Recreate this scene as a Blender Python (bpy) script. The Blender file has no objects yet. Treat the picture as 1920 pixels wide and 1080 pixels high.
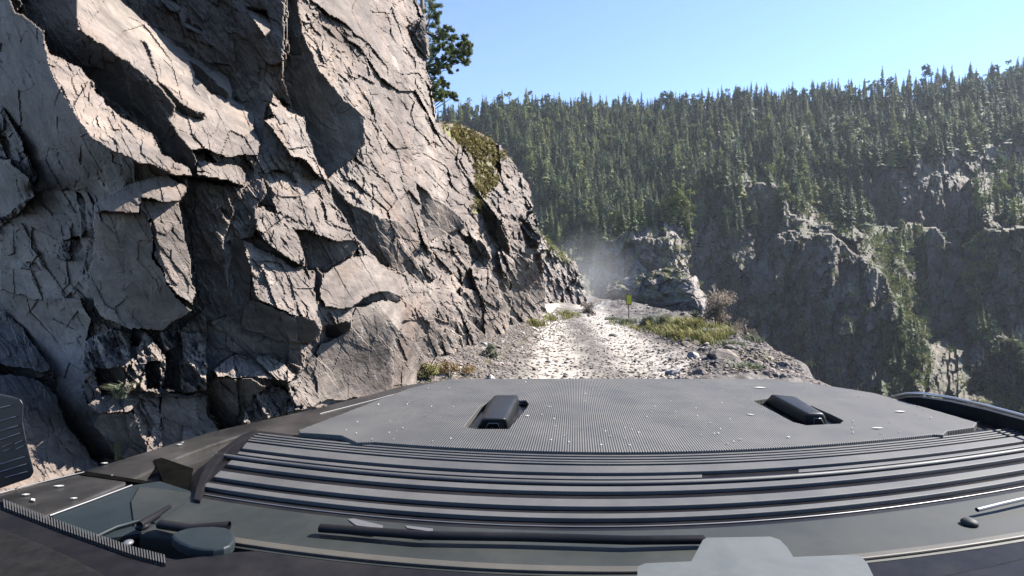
import bpy, bmesh, math, random
import numpy as np
from mathutils import Vector, Matrix
from mathutils.geometry import tessellate_polygon

scene = bpy.context.scene
C = scene.collection
CZ = 1.5            # eye height over the road
F = 960.0           # focal length in photo pixels (1920 wide)

# ---------------------------------------------------------------- camera
cam = bpy.data.cameras.new("camera"); cam_o = bpy.data.objects.new("camera", cam); C.objects.link(cam_o)
cam_o.location = (0, 0, CZ); cam_o.rotation_euler = (math.radians(90), 0, 0)
cam.sensor_width = 36; cam.lens = 18.0; cam.clip_start = 0.02; cam.clip_end = 6000
scene.camera = cam_o

# ---------------------------------------------------------------- sky, sun, exposure
SUN_AZ, SUN_EL = math.radians(78), math.radians(42)      # clockwise from +Y
w = bpy.data.worlds.new("World"); scene.world = w; w.use_nodes = True
nt = w.node_tree; nt.nodes.clear()
sky = nt.nodes.new("ShaderNodeTexSky"); sky.sky_type = 'NISHITA'; sky.sun_disc = False
sky.sun_elevation = SUN_EL; sky.sun_rotation = SUN_AZ; sky.altitude = 4500; sky.air_density = 1.0; sky.dust_density = 0.0; sky.ozone_density = 3.6
bg = nt.nodes.new("ShaderNodeBackground"); bg.inputs[1].default_value = 0.125
wo = nt.nodes.new("ShaderNodeOutputWorld")
nt.links.new(sky.outputs[0], bg.inputs[0]); nt.links.new(bg.outputs[0], wo.inputs[0])
sl = bpy.data.lights.new("sun", 'SUN'); sl.energy = 5.0; sl.angle = math.radians(0.5); sl.color = (1.0, 0.945, 0.87)
so = bpy.data.objects.new("sun", sl); C.objects.link(so)
SDIR = Vector((math.sin(SUN_AZ)*math.cos(SUN_EL), math.cos(SUN_AZ)*math.cos(SUN_EL), math.sin(SUN_EL)))
so.rotation_euler = (-SDIR).to_track_quat('-Z', 'Y').to_euler(); so.location = (30, 10, 60)
vs = scene.view_settings; vs.view_transform = 'Standard'; vs.look = 'None'; vs.exposure = 1.8; vs.gamma = 1; vs.use_curve_mapping = False
scene.cycles.max_bounces = 6; scene.cycles.diffuse_bounces = 0; scene.cycles.volume_bounces = 0
scene.cycles.transparent_max_bounces = 8; scene.cycles.volume_step_rate = 4
scene.cycles.use_denoising = True

# ---------------------------------------------------------------- helpers
def tag(o, label=None, cat=None, group=None, kind=None):
    if label: o['label'] = label
    if cat: o['category'] = cat
    if group: o['group'] = group
    if kind: o['kind'] = kind
    return o
def empty(name, loc=(0, 0, 0), rz=0):
    o = bpy.data.objects.new(name, None); C.objects.link(o); o.location = loc; o.rotation_euler = (0, 0, rz); o.empty_display_size = .1
    return o
def link(name, me, mat=None, parent=None):
    o = bpy.data.objects.new(name, me); C.objects.link(o)
    if mat is not None and not me.materials: me.materials.append(mat)
    if parent is not None: o.parent = parent
    return o
def np_mesh(name, V, Q, smooth=False, attrs=None, mats=None, midx=None):
    """V (n,3); Q (m,4) or (m,3) faces"""
    me = bpy.data.meshes.new(name); V = np.asarray(V, np.float32); Q = np.asarray(Q, np.int32)
    k = Q.shape[1]
    me.vertices.add(len(V)); me.vertices.foreach_set('co', V.ravel())
    me.loops.add(Q.size); me.loops.foreach_set('vertex_index', Q.ravel())
    me.polygons.add(len(Q)); me.polygons.foreach_set('loop_start', np.arange(0, Q.size, k, dtype=np.int32))
    me.polygons.foreach_set('use_smooth', np.full(len(Q), smooth))
    for a, val in (attrs or {}).items():
        at = me.attributes.new(a, 'FLOAT', 'POINT'); at.data.foreach_set('value', np.asarray(val, np.float32).ravel())
    for m in mats or []: me.materials.append(m)
    if midx is not None: me.polygons.foreach_set('material_index', np.asarray(midx, np.int32))
    me.update(calc_edges=True); me.validate()
    return me

def lattice(shape_seed, ix, iy):
    h = (ix.astype(np.int64)*374761393 + iy.astype(np.int64)*668265263 + shape_seed*1442695041) & 0xffffffff
    h = ((h ^ (h >> 13))*1274126177) & 0xffffffff
    h = ((h ^ (h >> 16))*2246822519) & 0xffffffff
    return ((h ^ (h >> 15)) & 0xffffff)/float(0xffffff)
def vnoise(x, y, seed=0):
    ix, iy = np.floor(x), np.floor(y); fx, fy = x-ix, y-iy
    fx = fx*fx*(3-2*fx); fy = fy*fy*(3-2*fy); ix = ix.astype(np.int64); iy = iy.astype(np.int64)
    a, b, c, d = lattice(seed, ix, iy), lattice(seed, ix+1, iy), lattice(seed, ix, iy+1), lattice(seed, ix+1, iy+1)
    return (a+(b-a)*fx)*(1-fy)+(c+(d-c)*fx)*fy
def fbm(x, y, octv=4, seed=0, gain=.5):
    s, a, t = 0, 1.0, 0
    for k in range(octv):
        s = s + a*(vnoise(x*2**k+17.3*k, y*2**k-9.1*k, seed+k)*2-1); t += a; a *= gain
    return s/t
def voronoi(x, y, seed=0):
    """per-point random triple of its nearest jittered cell"""
    ix, iy = np.floor(x).astype(np.int64), np.floor(y).astype(np.int64)
    best = np.full(x.shape, 1e9); bx = ix.copy(); by = iy.copy()
    for dx in (-1, 0, 1):
        for dy in (-1, 0, 1):
            cx, cy = ix+dx, iy+dy
            d = (cx+lattice(seed, cx, cy)-x)**2+(cy+lattice(seed+7, cx, cy)-y)**2
            m = d < best; best = np.where(m, d, best); bx = np.where(m, cx, bx); by = np.where(m, cy, by)
    return np.stack([lattice(seed+k, bx, by)*2-1 for k in (11, 23, 37)], -1)
def blockfield(x, y, sx, sy, ang, seed):
    """broken blocks: each jittered cell is one tilted plane, set forward or back; a thin crack runs between cells"""
    ca, sa = math.cos(math.radians(ang)), math.sin(math.radians(ang)); u = (x*ca+y*sa)/sx; v = (-x*sa+y*ca)/sy
    ix, iy = np.floor(u).astype(np.int64), np.floor(v).astype(np.int64)
    b1 = np.full(x.shape, 1e9); b2 = b1.copy(); bx = ix.copy(); by = iy.copy(); du = np.zeros(x.shape); dv = du.copy()
    for i in (-1, 0, 1):
        for j in (-1, 0, 1):
            cx, cy = ix+i, iy+j; a, b = u-cx-lattice(seed, cx, cy), v-cy-lattice(seed+7, cx, cy); d = a*a+b*b
            m = d < b1; b2 = np.where(m, b1, np.minimum(b2, d)); b1 = np.where(m, d, b1)
            bx = np.where(m, cx, bx); by = np.where(m, cy, by); du = np.where(m, a, du); dv = np.where(m, b, dv)
    r = [lattice(seed+k, bx, by)*2-1 for k in (11, 23, 37)]
    s = (sx+sy)*.5/F
    crack = np.clip(1-(np.sqrt(b2)-np.sqrt(b1))/.07, 0, 1)*(r[2] > .15)
    return s*(.34*r[0]+.5*r[1]*du*sx/s/F+.5*r[2]*dv*sy/s/F), s*crack
def inpoly(x, y, poly):
    r = np.zeros(x.shape, bool); n = len(poly)
    xs = [p[0] for p in poly]; ys = [p[1] for p in poly]
    sub = (x >= min(xs)) & (x <= max(xs)) & (y >= min(ys)) & (y <= max(ys))
    X, Y = x[sub], y[sub]; rr = np.zeros(X.shape, bool)
    for i in range(n):
        (x1, y1), (x2, y2) = poly[i], poly[(i+1) % n]
        if y1 == y2: continue
        c = ((y1 > Y) != (y2 > Y)) & (X < (x2-x1)*(Y-y1)/(y2-y1)+x1)
        rr ^= c
    r[sub] = rr
    return r
def poisson(gx, gy, lam):
    """u minimising |grad u - g|^2 + lam u^2 , free borders"""
    H, W = gx.shape
    div = np.zeros((H, W))
    fx = .5*(gx[:, 1:]+gx[:, :-1]); fy = .5*(gy[1:]+gy[:-1])
    div[:, :-1] += fx; div[:, 1:] -= fx; div[:-1] += fy; div[1:] -= fy
    m = np.concatenate([div, div[::-1]], 0); m = np.concatenate([m, m[:, ::-1]], 1)
    f = np.fft.rfft2(m)
    ey = 2-2*np.cos(2*np.pi*np.arange(2*H)/(2*H)); ex = 2-2*np.cos(2*np.pi*np.arange(W+1)/(2*W))
    f = -f/(ey[:, None]+ex[None, :]+lam)
    f = np.fft.irfft2(f, s=m.shape)
    return f[:H, :W]

def poisson_w(gx, gy, lam, fid, wcut=.015, iters=70):
    """as poisson(), but neighbouring samples of different facets are only loosely tied, so ledges can form between facets"""
    H, W = gx.shape; ey = 2-2*np.cos(2*np.pi*np.arange(2*H)/(2*H)); ex = 2-2*np.cos(2*np.pi*np.arange(W+1)/(2*W)); den = ey[:, None]+ex[None, :]+lam
    def M_(r):
        m = np.concatenate([r, r[::-1]], 0); m = np.concatenate([m, m[:, ::-1]], 1)
        return np.fft.irfft2(np.fft.rfft2(m)/den, s=m.shape)[:H, :W]
    wx = np.where(fid[:, 1:] != fid[:, :-1], wcut, 1.); wy = np.where(fid[1:] != fid[:-1], wcut, 1.)
    def div(fx, fy):
        d = np.zeros((H, W)); d[:, :-1] -= fx; d[:, 1:] += fx; d[:-1] -= fy; d[1:] += fy; return d
    A = lambda u: div(wx*(u[:, 1:]-u[:, :-1]), wy*(u[1:]-u[:-1]))+lam*u
    b = div(wx*.5*(gx[:, 1:]+gx[:, :-1]), wy*.5*(gy[1:]+gy[:-1]))
    x = np.zeros((H, W)); r = b.copy(); z = M_(r); p = z; rz = (r*z).sum()
    for k in range(iters):
        q = A(p); al = rz/(p*q).sum(); x = x+al*p; r = r-al*q; z = M_(r); rn = (r*z).sum(); p = z+rn/rz*p; rz = rn
    return x
def relief(name, box, step, base, default, facets, mat, boundary=None, cells=(), ell=140, warp=(5, 30), micro=(), skirt=(0, 4, -1),
           seed=1, rough=None, tints=None, gain=1.0, ledges=False, blocks=(), pin=None, brough=(3, 12), smooth=False):
    """A rock face: facet orientations (world normals) are integrated into one continuous surface."""
    x0, x1, y0, y1 = box
    px = np.arange(x0, x1+step, step, dtype=float); py = np.arange(y0, y1+step, step, dtype=float)
    PX, PY = np.meshgrid(px, py)
    L0 = np.log(base(PX, PY))
    wx = PX+warp[0]*2*fbm(PX/warp[1], PY/warp[1], 4, seed); wy = PY+warp[0]*2*fbm(PX/warp[1], PY/warp[1], 4, seed+50)
    N = np.zeros(PX.shape+(3,)); N[:] = default(PX, PY) if callable(default) else default
    amp = np.ones(PX.shape); fid = np.zeros(PX.shape, int); push = np.zeros(PX.shape)
    for fi, f in enumerate(facets):
        m = inpoly(wx, wy, f[0]); N[m] = f[1]; fid[m] = fi+1; amp[m] = f[2] if len(f) > 2 else 1; push[m] = f[3] if len(f) > 3 else 0
    if rough is not None: amp = amp*rough(PX, PY)
    for (sx, sy, ang, a, sd) in cells:
        ca, sa = math.cos(math.radians(ang)), math.sin(math.radians(ang))
        u = (wx*ca+wy*sa)/sx; v = (-wx*sa+wy*ca)/sy
        N += a*amp[..., None]*voronoi(u, v, sd)
    N /= np.linalg.norm(N, axis=-1, keepdims=True)
    rx = (PX-960)/F; rz = (540-PY)/F; rl = np.sqrt(1+rx*rx+rz*rz)
    nr = (N[..., 0]*rx+N[..., 1]+N[..., 2]*rz)/rl
    nr = np.minimum(nr, -0.22)*rl
    gx = -N[..., 0]/nr*(step/F); gy = N[..., 2]/nr*(step/F)
    l0y, l0x = np.gradient(L0)
    if ledges: u = poisson_w(gain*(gx-l0x), gain*(gy-l0y), (step/ell)**2, fid)
    else: u = poisson(gain*(gx-l0x), gain*(gy-l0y), (step/ell)**2)
    if pin is not None:
        H0, W0 = u.shape; m = np.concatenate([u, u[::-1]], 0); m = np.concatenate([m, m[:, ::-1]], 1)
        ey = 2-2*np.cos(2*np.pi*np.arange(2*H0)/(2*H0)); ex = 2-2*np.cos(2*np.pi*np.arange(W0+1)/(2*W0)); lm = (step/pin[0])**2
        low = np.fft.irfft2(np.fft.rfft2(m)*lm/(ey[:, None]+ex[None, :]+lm), s=m.shape)[:H0, :W0]
        u = u-low*pin[1](PX, PY)
        fl_ = np.interp(PX, [740, 780, 850, 900, 950, 1000, 1030], [738, 720, 690, 665, 635, 610, 598])
        sm = lambda t: (lambda q: q*q*(3-2*q))(np.clip(t, 0, 1)); w2 = sm((PX-730)/60)*sm((PY-fl_+150)/145)
        u = u*(1-.9*w2)
    Lg = L0+u-push
    for (sx, sy, ang, a, sd) in blocks:
        q, ck = blockfield(PX+1.5*fbm(PX/14, PY/14, 3, sd+3), PY+1.5*fbm(PX/14, PY/14, 3, sd+4), sx, sy, ang, sd)
        Lg = Lg+a*amp*q+.045*min(a, 1)*amp*ck
    for (sx, sy, ang, a, sd) in micro:
        ca, sa = math.cos(math.radians(ang)), math.sin(math.radians(ang))
        n = fbm((wx*ca+wy*sa)/sx, (-wx*sa+wy*ca)/sy, 5, sd, .6)
        Lg = Lg+a*amp**.5*(1-2*np.abs(n))
    D = np.exp(Lg)
    V = np.stack([rx*D, D, rz*D+CZ], -1)
    ok = np.ones(PX.shape, bool)
    if boundary is not None:
        bx = PX+brough[0]*2*fbm(PX/brough[1], PY/brough[1], 4, seed+90); by = PY+brough[0]*2*fbm(PX/brough[1], PY/brough[1], 4, seed+95)
        ok = inpoly(bx, by, boundary)
    H, W = PX.shape; idx = np.arange(H*W).reshape(H, W)
    fk = ok[:-1, :-1] & ok[1:, :-1] & ok[:-1, 1:] & ok[1:, 1:]
    Q = np.stack([idx[:-1, :-1][fk], idx[1:, :-1][fk], idx[1:, 1:][fk], idx[:-1, 1:][fk]], -1)
    Vf = V.reshape(-1, 3); T = (tints(wx, wy) if tints else np.zeros(PX.shape)).ravel()
    if skirt is not None:
        fp = np.zeros((H+1, W+1), bool); fp[1:H, 1:W] = fk
        E = []
        # edges between kept and dropped cells
        a = fk[:, :]; up = np.zeros_like(a); up[1:] = a[:-1]; dn = np.zeros_like(a); dn[:-1] = a[1:]
        lf = np.zeros_like(a); lf[:, 1:] = a[:, :-1]; rt = np.zeros_like(a); rt[:, :-1] = a[:, 1:]
        I00, I10, I11, I01 = idx[:-1, :-1], idx[1:, :-1], idx[1:, 1:], idx[:-1, 1:]
        for m, p, q in ((a & ~up, I01, I00), (a & ~dn, I10, I11), (a & ~lf, I00, I10), (a & ~rt, I11, I01)):
            E.append(np.stack([p[m], q[m]], -1))
        E = np.concatenate(E)
        n0 = len(Vf); uq, inv = np.unique(E.ravel(), return_inverse=True); inv = inv.reshape(-1, 2)
        dvec = np.array(skirt, float)*(Vf[uq][:, 1:2]*0.1)
        Vf = np.concatenate([Vf, Vf[uq]+dvec]); T = np.concatenate([T, T[uq]])
        Q = np.concatenate([Q, np.stack([E[:, 1], E[:, 0], n0+inv[:, 0], n0+inv[:, 1]], -1)])
    used = np.unique(Q.ravel()); rem = np.full(len(Vf), -1); rem[used] = np.arange(len(used))
    me = np_mesh(name, Vf[used], rem[Q], smooth=smooth, attrs={'tint': T[used]}, mats=[mat])
    o = link(name, me)
    o['_'] = 0; del o['_']
    return o, dict(px=px, py=py, D=D, ok=ok, step=step, x0=x0, y0=y0)
def depth_at(R, x, y):
    i = np.clip(np.round((np.asarray(y)-R['y0'])/R['step']).astype(int), 0, R['D'].shape[0]-1)
    j = np.clip(np.round((np.asarray(x)-R['x0'])/R['step']).astype(int), 0, R['D'].shape[1]-1)
    return R['D'][i, j]
def P(px, py, Y): return np.array([(px-960)/F*Y, Y, CZ+(540-py)/F*Y])
def rand_in(poly, n, rng):
    xs = [p[0] for p in poly]; ys = [p[1] for p in poly]; out = []
    while len(out) < n:
        a = rng.uniform(min(xs), max(xs), 4*n); b = rng.uniform(min(ys), max(ys), 4*n)
        m = inpoly(a, b, poly); out += list(zip(a[m], b[m]))
    return np.array(out[:n])

# ---------------------------------------------------------------- materials
def mat_new(name):
    m = bpy.data.materials.new(name); m.use_nodes = True; t = m.node_tree; t.nodes.clear()
    o = t.nodes.new('ShaderNodeOutputMaterial'); b = t.nodes.new('ShaderNodeBsdfPrincipled'); t.links.new(b.outputs[0], o.inputs[0])
    return m, t, b
def N_(t, typ, **kw):
    n = t.nodes.new(typ)
    for k, v in kw.items(): setattr(n, k, v)
    return n
def ramp(t, fac, stops):
    r = t.nodes.new('ShaderNodeValToRGB'); e = r.color_ramp.elements
    while len(e) < len(stops): e.new(.5)
    for i, (p, c) in enumerate(stops): e[i].position = p; e[i].color = (*c, 1) if len(c) == 3 else c
    t.links.new(fac, r.inputs[0]); return r.outputs[0]
def mix(t, fac, a, b, mode='MIX'):
    m = t.nodes.new('ShaderNodeMix'); m.data_type = 'RGBA'; m.blend_type = mode
    for s, v in ((m.inputs[0], fac), (m.inputs[6], a), (m.inputs[7], b)):
        if hasattr(v, 'is_linked') or hasattr(v, 'links'): t.links.new(v, s)
        else: s.default_value = v if not isinstance(v, tuple) else (*v, 1) if len(v) == 3 else v
    return m.outputs[2]
def coords(t, scale=(1, 1, 1), rot=(0, 0, 0), src='Object'):
    tc = t.nodes.new('ShaderNodeTexCoord'); mp = t.nodes.new('ShaderNodeMapping')
    mp.inputs['Scale'].default_value = scale; mp.inputs['Rotation'].default_value = rot
    t.links.new(tc.outputs[src], mp.inputs[0]); return mp.outputs[0]
def noise(t, vec, scale, detail=6, rough=.6, dist=0):
    n = t.nodes.new('ShaderNodeTexNoise'); n.inputs['Scale'].default_value = scale; n.inputs['Detail'].default_value = detail
    n.inputs['Roughness'].default_value = rough; n.inputs['Distortion'].default_value = dist; t.links.new(vec, n.inputs['Vector']); return n.outputs[0]
def bump(t, b, h, strength, dist, prev=None):
    n = t.nodes.new('ShaderNodeBump'); n.inputs['Strength'].default_value = strength; n.inputs['Distance'].default_value = dist
    t.links.new(h, n.inputs['Height'])
    if prev: t.links.new(prev, n.inputs['Normal'])
    t.links.new(n.outputs[0], b.inputs['Normal']); return n.outputs[0]
def rock_mat(name, cols, s=1.0, veg=((.10, .10, .035), (.19, .17, .07)), rot=(.5, .6, .3), bstr=.6):
    m, t, b = mat_new(name)
    v = coords(t, (1, 1, 1)); vs_ = coords(t, (1, .6, 2.0), rot)
    n1 = noise(t, v, .7*s, 5, .6, .4); n2 = noise(t, vs_, 3.5*s, 7, .65, .3); n3 = noise(t, v, 14*s, 6, .7)
    c = ramp(t, n1, [(.3, cols[0]), (.5, cols[1]), (.68, cols[2])])
    c2 = ramp(t, n2, [(.3, (.55, .55, .57)), (.5, (.95, .93, .92)), (.7, (1.25, 1.22, 1.2))])
    c = mix(t, 1.0, c, c2, 'MULTIPLY')
    c3 = ramp(t, n3, [(.3, (.72, .72, .72)), (.6, (1.15, 1.15, 1.15))]); c = mix(t, .8, c, c3, 'MULTIPLY')
    c = mix(t, 1.0, c, ramp(t, noise(t, v, 1.3*s, 6, .65, .8), [(.36, (.82, .82, .82)), (.5, (1, 1, 1)), (.62, (1.08, 1.0, .94)), (.72, (1.0, .88, .80))]), 'MULTIPLY')
    c = mix(t, ramp(t, noise(t, v, 2.3*s, 8, .7, 1.2), [(.60, (0, 0, 0)), (.68, (.55, .55, .55))]), c, tuple(min(q*1.6, .5) for q in cols[2]))
    at = N_(t, 'ShaderNodeAttribute', attribute_name='tint')
    g = ramp(t, noise(t, v, 6*s, 5, .7), [(.35, veg[0]), (.65, veg[1])])
    c = mix(t, at.outputs['Fac'], c, g)
    t.links.new(c, b.inputs['Base Color']); b.inputs['Roughness'].default_value = .82; b.inputs['Specular IOR Level'].default_value = .25
    p = bump(t, b, n2, bstr, .03/s); bump(t, b, n3, bstr*.8, .015/s, p)
    return m
M = {}
M['rock'] = rock_mat('cliff_rock', ((.096, .080, .070), (.150, .128, .113), (.208, .181, .156)), 1.0)
M['rock_mid'] = rock_mat('ridge_rock', ((.12, .095, .088), (.17, .15, .138), (.23, .21, .195)), .5)
M['rock_far'] = rock_mat('hill_rock', ((.055, .044, .038), (.095, .080, .068), (.155, .136, .115)), .12, veg=((.022, .034, .014), (.055, .062, .028)))

# ================================================================ CLIFF
Ld = (.50, -.38, .78); Wd = (.80, -.50, .32); Dd = (-.40, -.70, -.60); Md = (-.25, -.93, -.22); Wl = (.60, -.52, .62); Dh = (-.50, -.78, -.38)
kx = [-500, -200, 0, 200, 400, 600, 780, 850, 900, 950, 1000, 1030, 1200]
ky = [1.9, 2.35, 2.75, 3.3, 4.1, 5.4, 8.0, 9.9, 12., 15.2, 20, 24, 40]
def cliff_base(x, y):
    return np.exp(np.interp(x, kx, np.log(ky)))*(1+.22*np.clip((640-y)/640, -.5, 1.6))
def cliff_default(x, y):
    n = np.zeros(x.shape+(3,)); n[:] = Md
    n[x < 170] = Dd
    n[(x > 560)] = Wd
    n[(x > 745) & (y > 330)] = (.70, -.50, .48)
    return n
CF = [
 ([(147,2),(150,-300),(300,-300),(225,-60),(256,30),(315,72),(362,111),(432,147),(437,187),(475,209),(477,243),(490,273),(481,290),(426,294),(383,277),(362,281),(341,256),(319,221),(328,196),(298,158),(239,115),(183,81),(145,55)], Ld, .45),
 ([(352,112),(378,128),(430,178),(428,190),(395,172),(365,145)], Dd, .3),
 ([(262,72),(275,80),(300,150),(312,160),(345,195),(385,212),(380,222),(340,212),(305,168),(285,130)], Dd, .3),
 ([(-60,-300),(150,-300),(147,2),(145,55),(183,81),(239,115),(298,158),(328,196),(319,221),(341,256),(362,281),(372,300),(365,322),(310,300),(290,250),(210,190),(150,130),(95,100),(60,60)], Dd, .35),
 ([(82,55),(95,100),(150,130),(180,170),(212,210),(282,250),(302,290),(350,315),(362,328),(320,325),(265,305),(215,285),(170,255),(145,225),(125,190),(95,140),(86,90)], (.55,-.55,.62), .5, .11),
 ([(-400,-320),(-130,-320),(30,20),(82,60),(86,90),(95,140),(125,190),(145,225),(170,255),(215,285),(265,305),(320,325),(240,350),(176,385),(178,395),(160,355),(70,360),(-20,420),(-400,500)], (-.75, -.55, -.42), .4),
 ([(-60,200),(10,205),(40,260),(70,330),(60,345),(20,300),(-60,280)], (-.5,-.8,-.2), 1.2),
 ([(176,385),(230,355),(290,330),(312,328),(350,352),(348,370),(330,380),(262,383),(262,397),(180,397)], (.3,-.45,.84), .3, 0.15),
 ([(262,375),(333,378),(342,420),(350,450),(362,475),(355,510),(365,550),(360,572),(330,552),(310,520),(290,480),(285,440),(285,415),(264,410)], (.72,-.55,.42), .35, 0.14),
 ([(178,397),(262,397),(285,420),(285,480),(310,520),(330,560),(358,585),(300,620),(250,620),(185,590),(165,540),(175,470)], (-.35,-.9,-.3), .22, 0.12),
 ([(70,362),(130,352),(158,370),(160,440),(160,520),(120,560),(60,560),(0,540),(0,430)], (-.25,-.95,-.1), .4),
 ([(143,360),(160,372),(162,430),(152,445),(148,400)], Ld, .5), ([(108,455),(150,440),(152,462),(130,490),(106,480)], Ld, .8), ([(35,505),(52,489),(66,490),(80,507)], Ld, .3),
 ([(0,540),(60,560),(150,560),(170,600),(150,680),(160,700),(150,720),(165,755),(170,790),(215,852),(182,868),(150,825),(120,790),(110,740),(97,690),(60,625),(20,590),(-30,560)], Dd, .5),
 ([(-400,500),(0,556),(28,600),(60,640),(97,690),(70,705),(0,692),(-400,640)], Ld, .6, 0.05),
 ([(-400,650),(0,696),(50,702),(110,740),(120,790),(150,830),(184,872),(230,1000),(-400,1000)], (.50,-.60,.62), .45, 0.06),
 ([(-20,683),(40,690),(95,703),(60,712),(0,702)], Dd, .5),
 ([(150,690),(160,640),(205,615),(250,628),(310,617),(385,628),(388,690),(386,730),(300,738),(200,742),(155,720)], (.5,-.62,.6), 2.6, 0.06),
 ([(176,690),(235,688),(232,730),(190,738)], Dd, .8), ([(272,682),(300,675),(300,728),(275,732)], Dd, .8), ([(245,615),(268,618),(262,650),(245,650)], Dd, .8), ([(310,660),(340,650),(335,730),(305,730)], Dh, .8),
 ([(165,757),(200,737),(262,735),(300,738),(385,738),(388,746),(300,745),(262,760),(245,770),(185,778)], (.25,-.4,.88), .5, 0.06),
 ([(185,778),(245,772),(262,790),(275,850),(260,870),(215,852),(172,795)], (-.15,-.95,-.3), .35, 0.045),
 ([(245,768),(266,742),(298,745),(300,800),(302,845),(275,850),(262,795)], Wl, 1.0, 0.05),
 ([(300,745),(365,745),(384,820),(302,842)], (-.15,-.97,-.2), .25, 0.045),
 ([(365,742),(388,740),(390,780),(408,808),(384,822),(372,780)], Wl, .8, 0.05),
 ([(388,600),(470,610),(560,640),(573,690),(500,664),(440,660),(398,690),(388,730)], (-.2,-.97,-.15), .35),
 ([(400,692),(440,664),(500,668),(552,700),(548,716),(470,706),(410,706)], (.35,-.5,.8), .8, 0.05),
 ([(398,708),(470,708),(500,725),(480,770),(450,800),(410,812),(388,740)], Dd, .8),
 ([(480,730),(560,716),(590,722),(590,760),(500,785),(450,800)], (.5,-.6,.6), 2.4, 0.04),
 ([(573,640),(600,600),(600,750),(590,762),(548,716),(573,690)], Wl, .6),
 ([(478,390),(495,386),(530,408),(555,430),(570,470),(572,500),(530,478),(500,455),(476,432)], (.6,-.5,.6), .9, 0.05),
 ([(476,438),(500,457),(530,480),(570,505),(560,498),(520,480)], Dd, .3),
 ([(455,450),(475,460),(560,505),(578,520),(600,540),(598,570),(590,600),(540,588),(505,570),(480,560),(468,500)], Wl, .8, 0.05),
 ([(470,560),(505,572),(540,590),(590,600),(600,625),(580,645),(520,640),(455,612),(452,585)], (-.25,-.85,-.45), .4, 0.045),
 ([(555,430),(620,450),(682,448),(660,480),(605,510),(577,505),(570,470)], (-.15,-.85,-.5), .3),
 ([(508,370),(555,345),(560,330),(600,372),(640,405),(684,446),(640,452),(600,442),(557,430),(520,400)], Wl, .7, 0.03),
 ([(495,330),(510,318),(530,320),(560,350),(560,372),(520,365)], (.4,-.5,.75), .8),
 ([(605,512),(640,492),(692,475),(722,505),(752,530),(752,556),(712,548),(680,560),(662,578),(610,575),(600,550)], Wd, .15, 0.03),
 ([(664,578),(680,560),(712,546),(754,556),(745,566),(712,562),(690,570)], Dd, .3),
 ([(594,500),(604,512),(601,552),(596,570),(590,545)], Dh, .3),
 ([(600,645),(640,630),(670,577),(715,563),(754,570),(772,595),(742,660),(738,722),(735,740),(600,755),(590,700)], Wd, .18, 0.02),
 ([(606,612),(660,600),(655,618),(632,634),(608,630)], Dd, .3),
 ([(735,660),(760,600),(800,600),(830,660),(790,720),(738,722)], Wl, .5),
 ([(610,332),(625,345),(650,378),(700,402),(745,415),(785,452),(782,490),(752,512),(722,500),(690,470),(655,425),(630,385)], (-.2,-.82,-.5), .5),
 ([(583,95),(600,130),(625,160),(660,200),(685,215),(683,270),(650,310),(612,332),(592,290),(577,240),(545,200),(528,150),(540,100),(560,92)], (-.30,-.84,-.46), .15),
 ([(555,-300),(562,0),(560,30),(583,95),(545,105),(540,60),(535,-300)], Dh, .3),
 ([(503,175),(512,176),(535,205),(572,222),(577,255),(592,292),(614,338),(600,330),(572,300),(545,292),(520,262),(495,225),(512,220),(505,195)], (.62,-.5,.6), .7, 0.06),
 ([(225,-300),(540,-300),(535,0),(530,150),(545,200),(512,176),(500,200),(492,240),(490,273),(477,240),(472,208),(437,187),(432,147),(362,111),(315,72),(256,30),(219,0)], (-.35,-.88,-.3), .5),
 ([(462,12),(500,18),(506,60),(498,68),(480,45)], Ld, .8), ([(345,40),(362,48),(380,60),(375,64),(350,52)], Ld, .3), ([(300,0),(320,-10),(338,15),(325,22)], Ld, .3),
 ([(372,297),(400,305),(450,312),(460,330),(456,346),(430,340),(400,335),(373,330)], (.3,-.5,.8), .6, 0.05),
 ([(350,330),(400,338),(458,350),(490,335),(500,360),(478,390),(476,440),(455,450),(468,500),(470,560),(450,600),(390,598),(366,560),(365,500),(345,450),(335,380),(350,360)], (-.25,-.93,-.26), .6),
 ([(414,395),(420,398),(432,420),(430,424)], Ld, .3), ([(420,455),(430,452),(434,480),(428,540),(424,540)], Wl, .3), ([(395,605),(420,590),(418,598),(402,612)], Ld, .3),
 ([(782,348),(800,362),(832,382),(873,415),(870,425),(840,442),(800,452),(790,420)], (-.75,-.6,-.45), .15),
 ([(752,495),(775,470),(800,455),(815,480),(800,500),(815,520),(790,530),(770,515)], (-.6,-.6,-.5), .6),
 ([(868,440),(900,450),(925,480),(912,500),(880,480)], (-.6,-.6,-.5), .6), ([(905,385),(925,400),(955,450),(965,485),(945,475),(915,430)], (-.6,-.6,-.5), .5), ([(858,610),(872,640),(870,665),(852,650)], (-.6,-.6,-.5), .4), ([(930,500),(950,520),(955,550),(935,540)], (-.6,-.6,-.5), .5),
 ([(800,30),(800,100),(815,118),(790,112),(770,80),(760,50),(775,40)], (-.8,-.5,-.4), .3),
 ([(600,-300),(640,-300),(700,60),(780,160),(790,168),(700,90),(650,50),(560,-20)], Wl, .3),
]
def cliff_rough(x, y):
    a = np.interp(x, [-400, 540, 600, 740, 800, 1030], [.55, .55, .45, .45, .95, 1.1])
    b = np.where((x > 745) & (y > 400), 1.25, 1.0)
    return a*b
def cliff_tint(x, y):
    t = np.zeros(x.shape)
    for poly in ([(822,232),(850,236),(905,262),(935,285),(930,310),(880,300),(850,262)], [(880,300),(925,305),(930,340),(905,370),(905,400),(885,400),(890,350)]):
        m = inpoly(x, y, poly); t[m] = 1
    return t*np.clip(.5+1.6*fbm(x/9, y/9, 3, 77), 0, 1)
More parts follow.
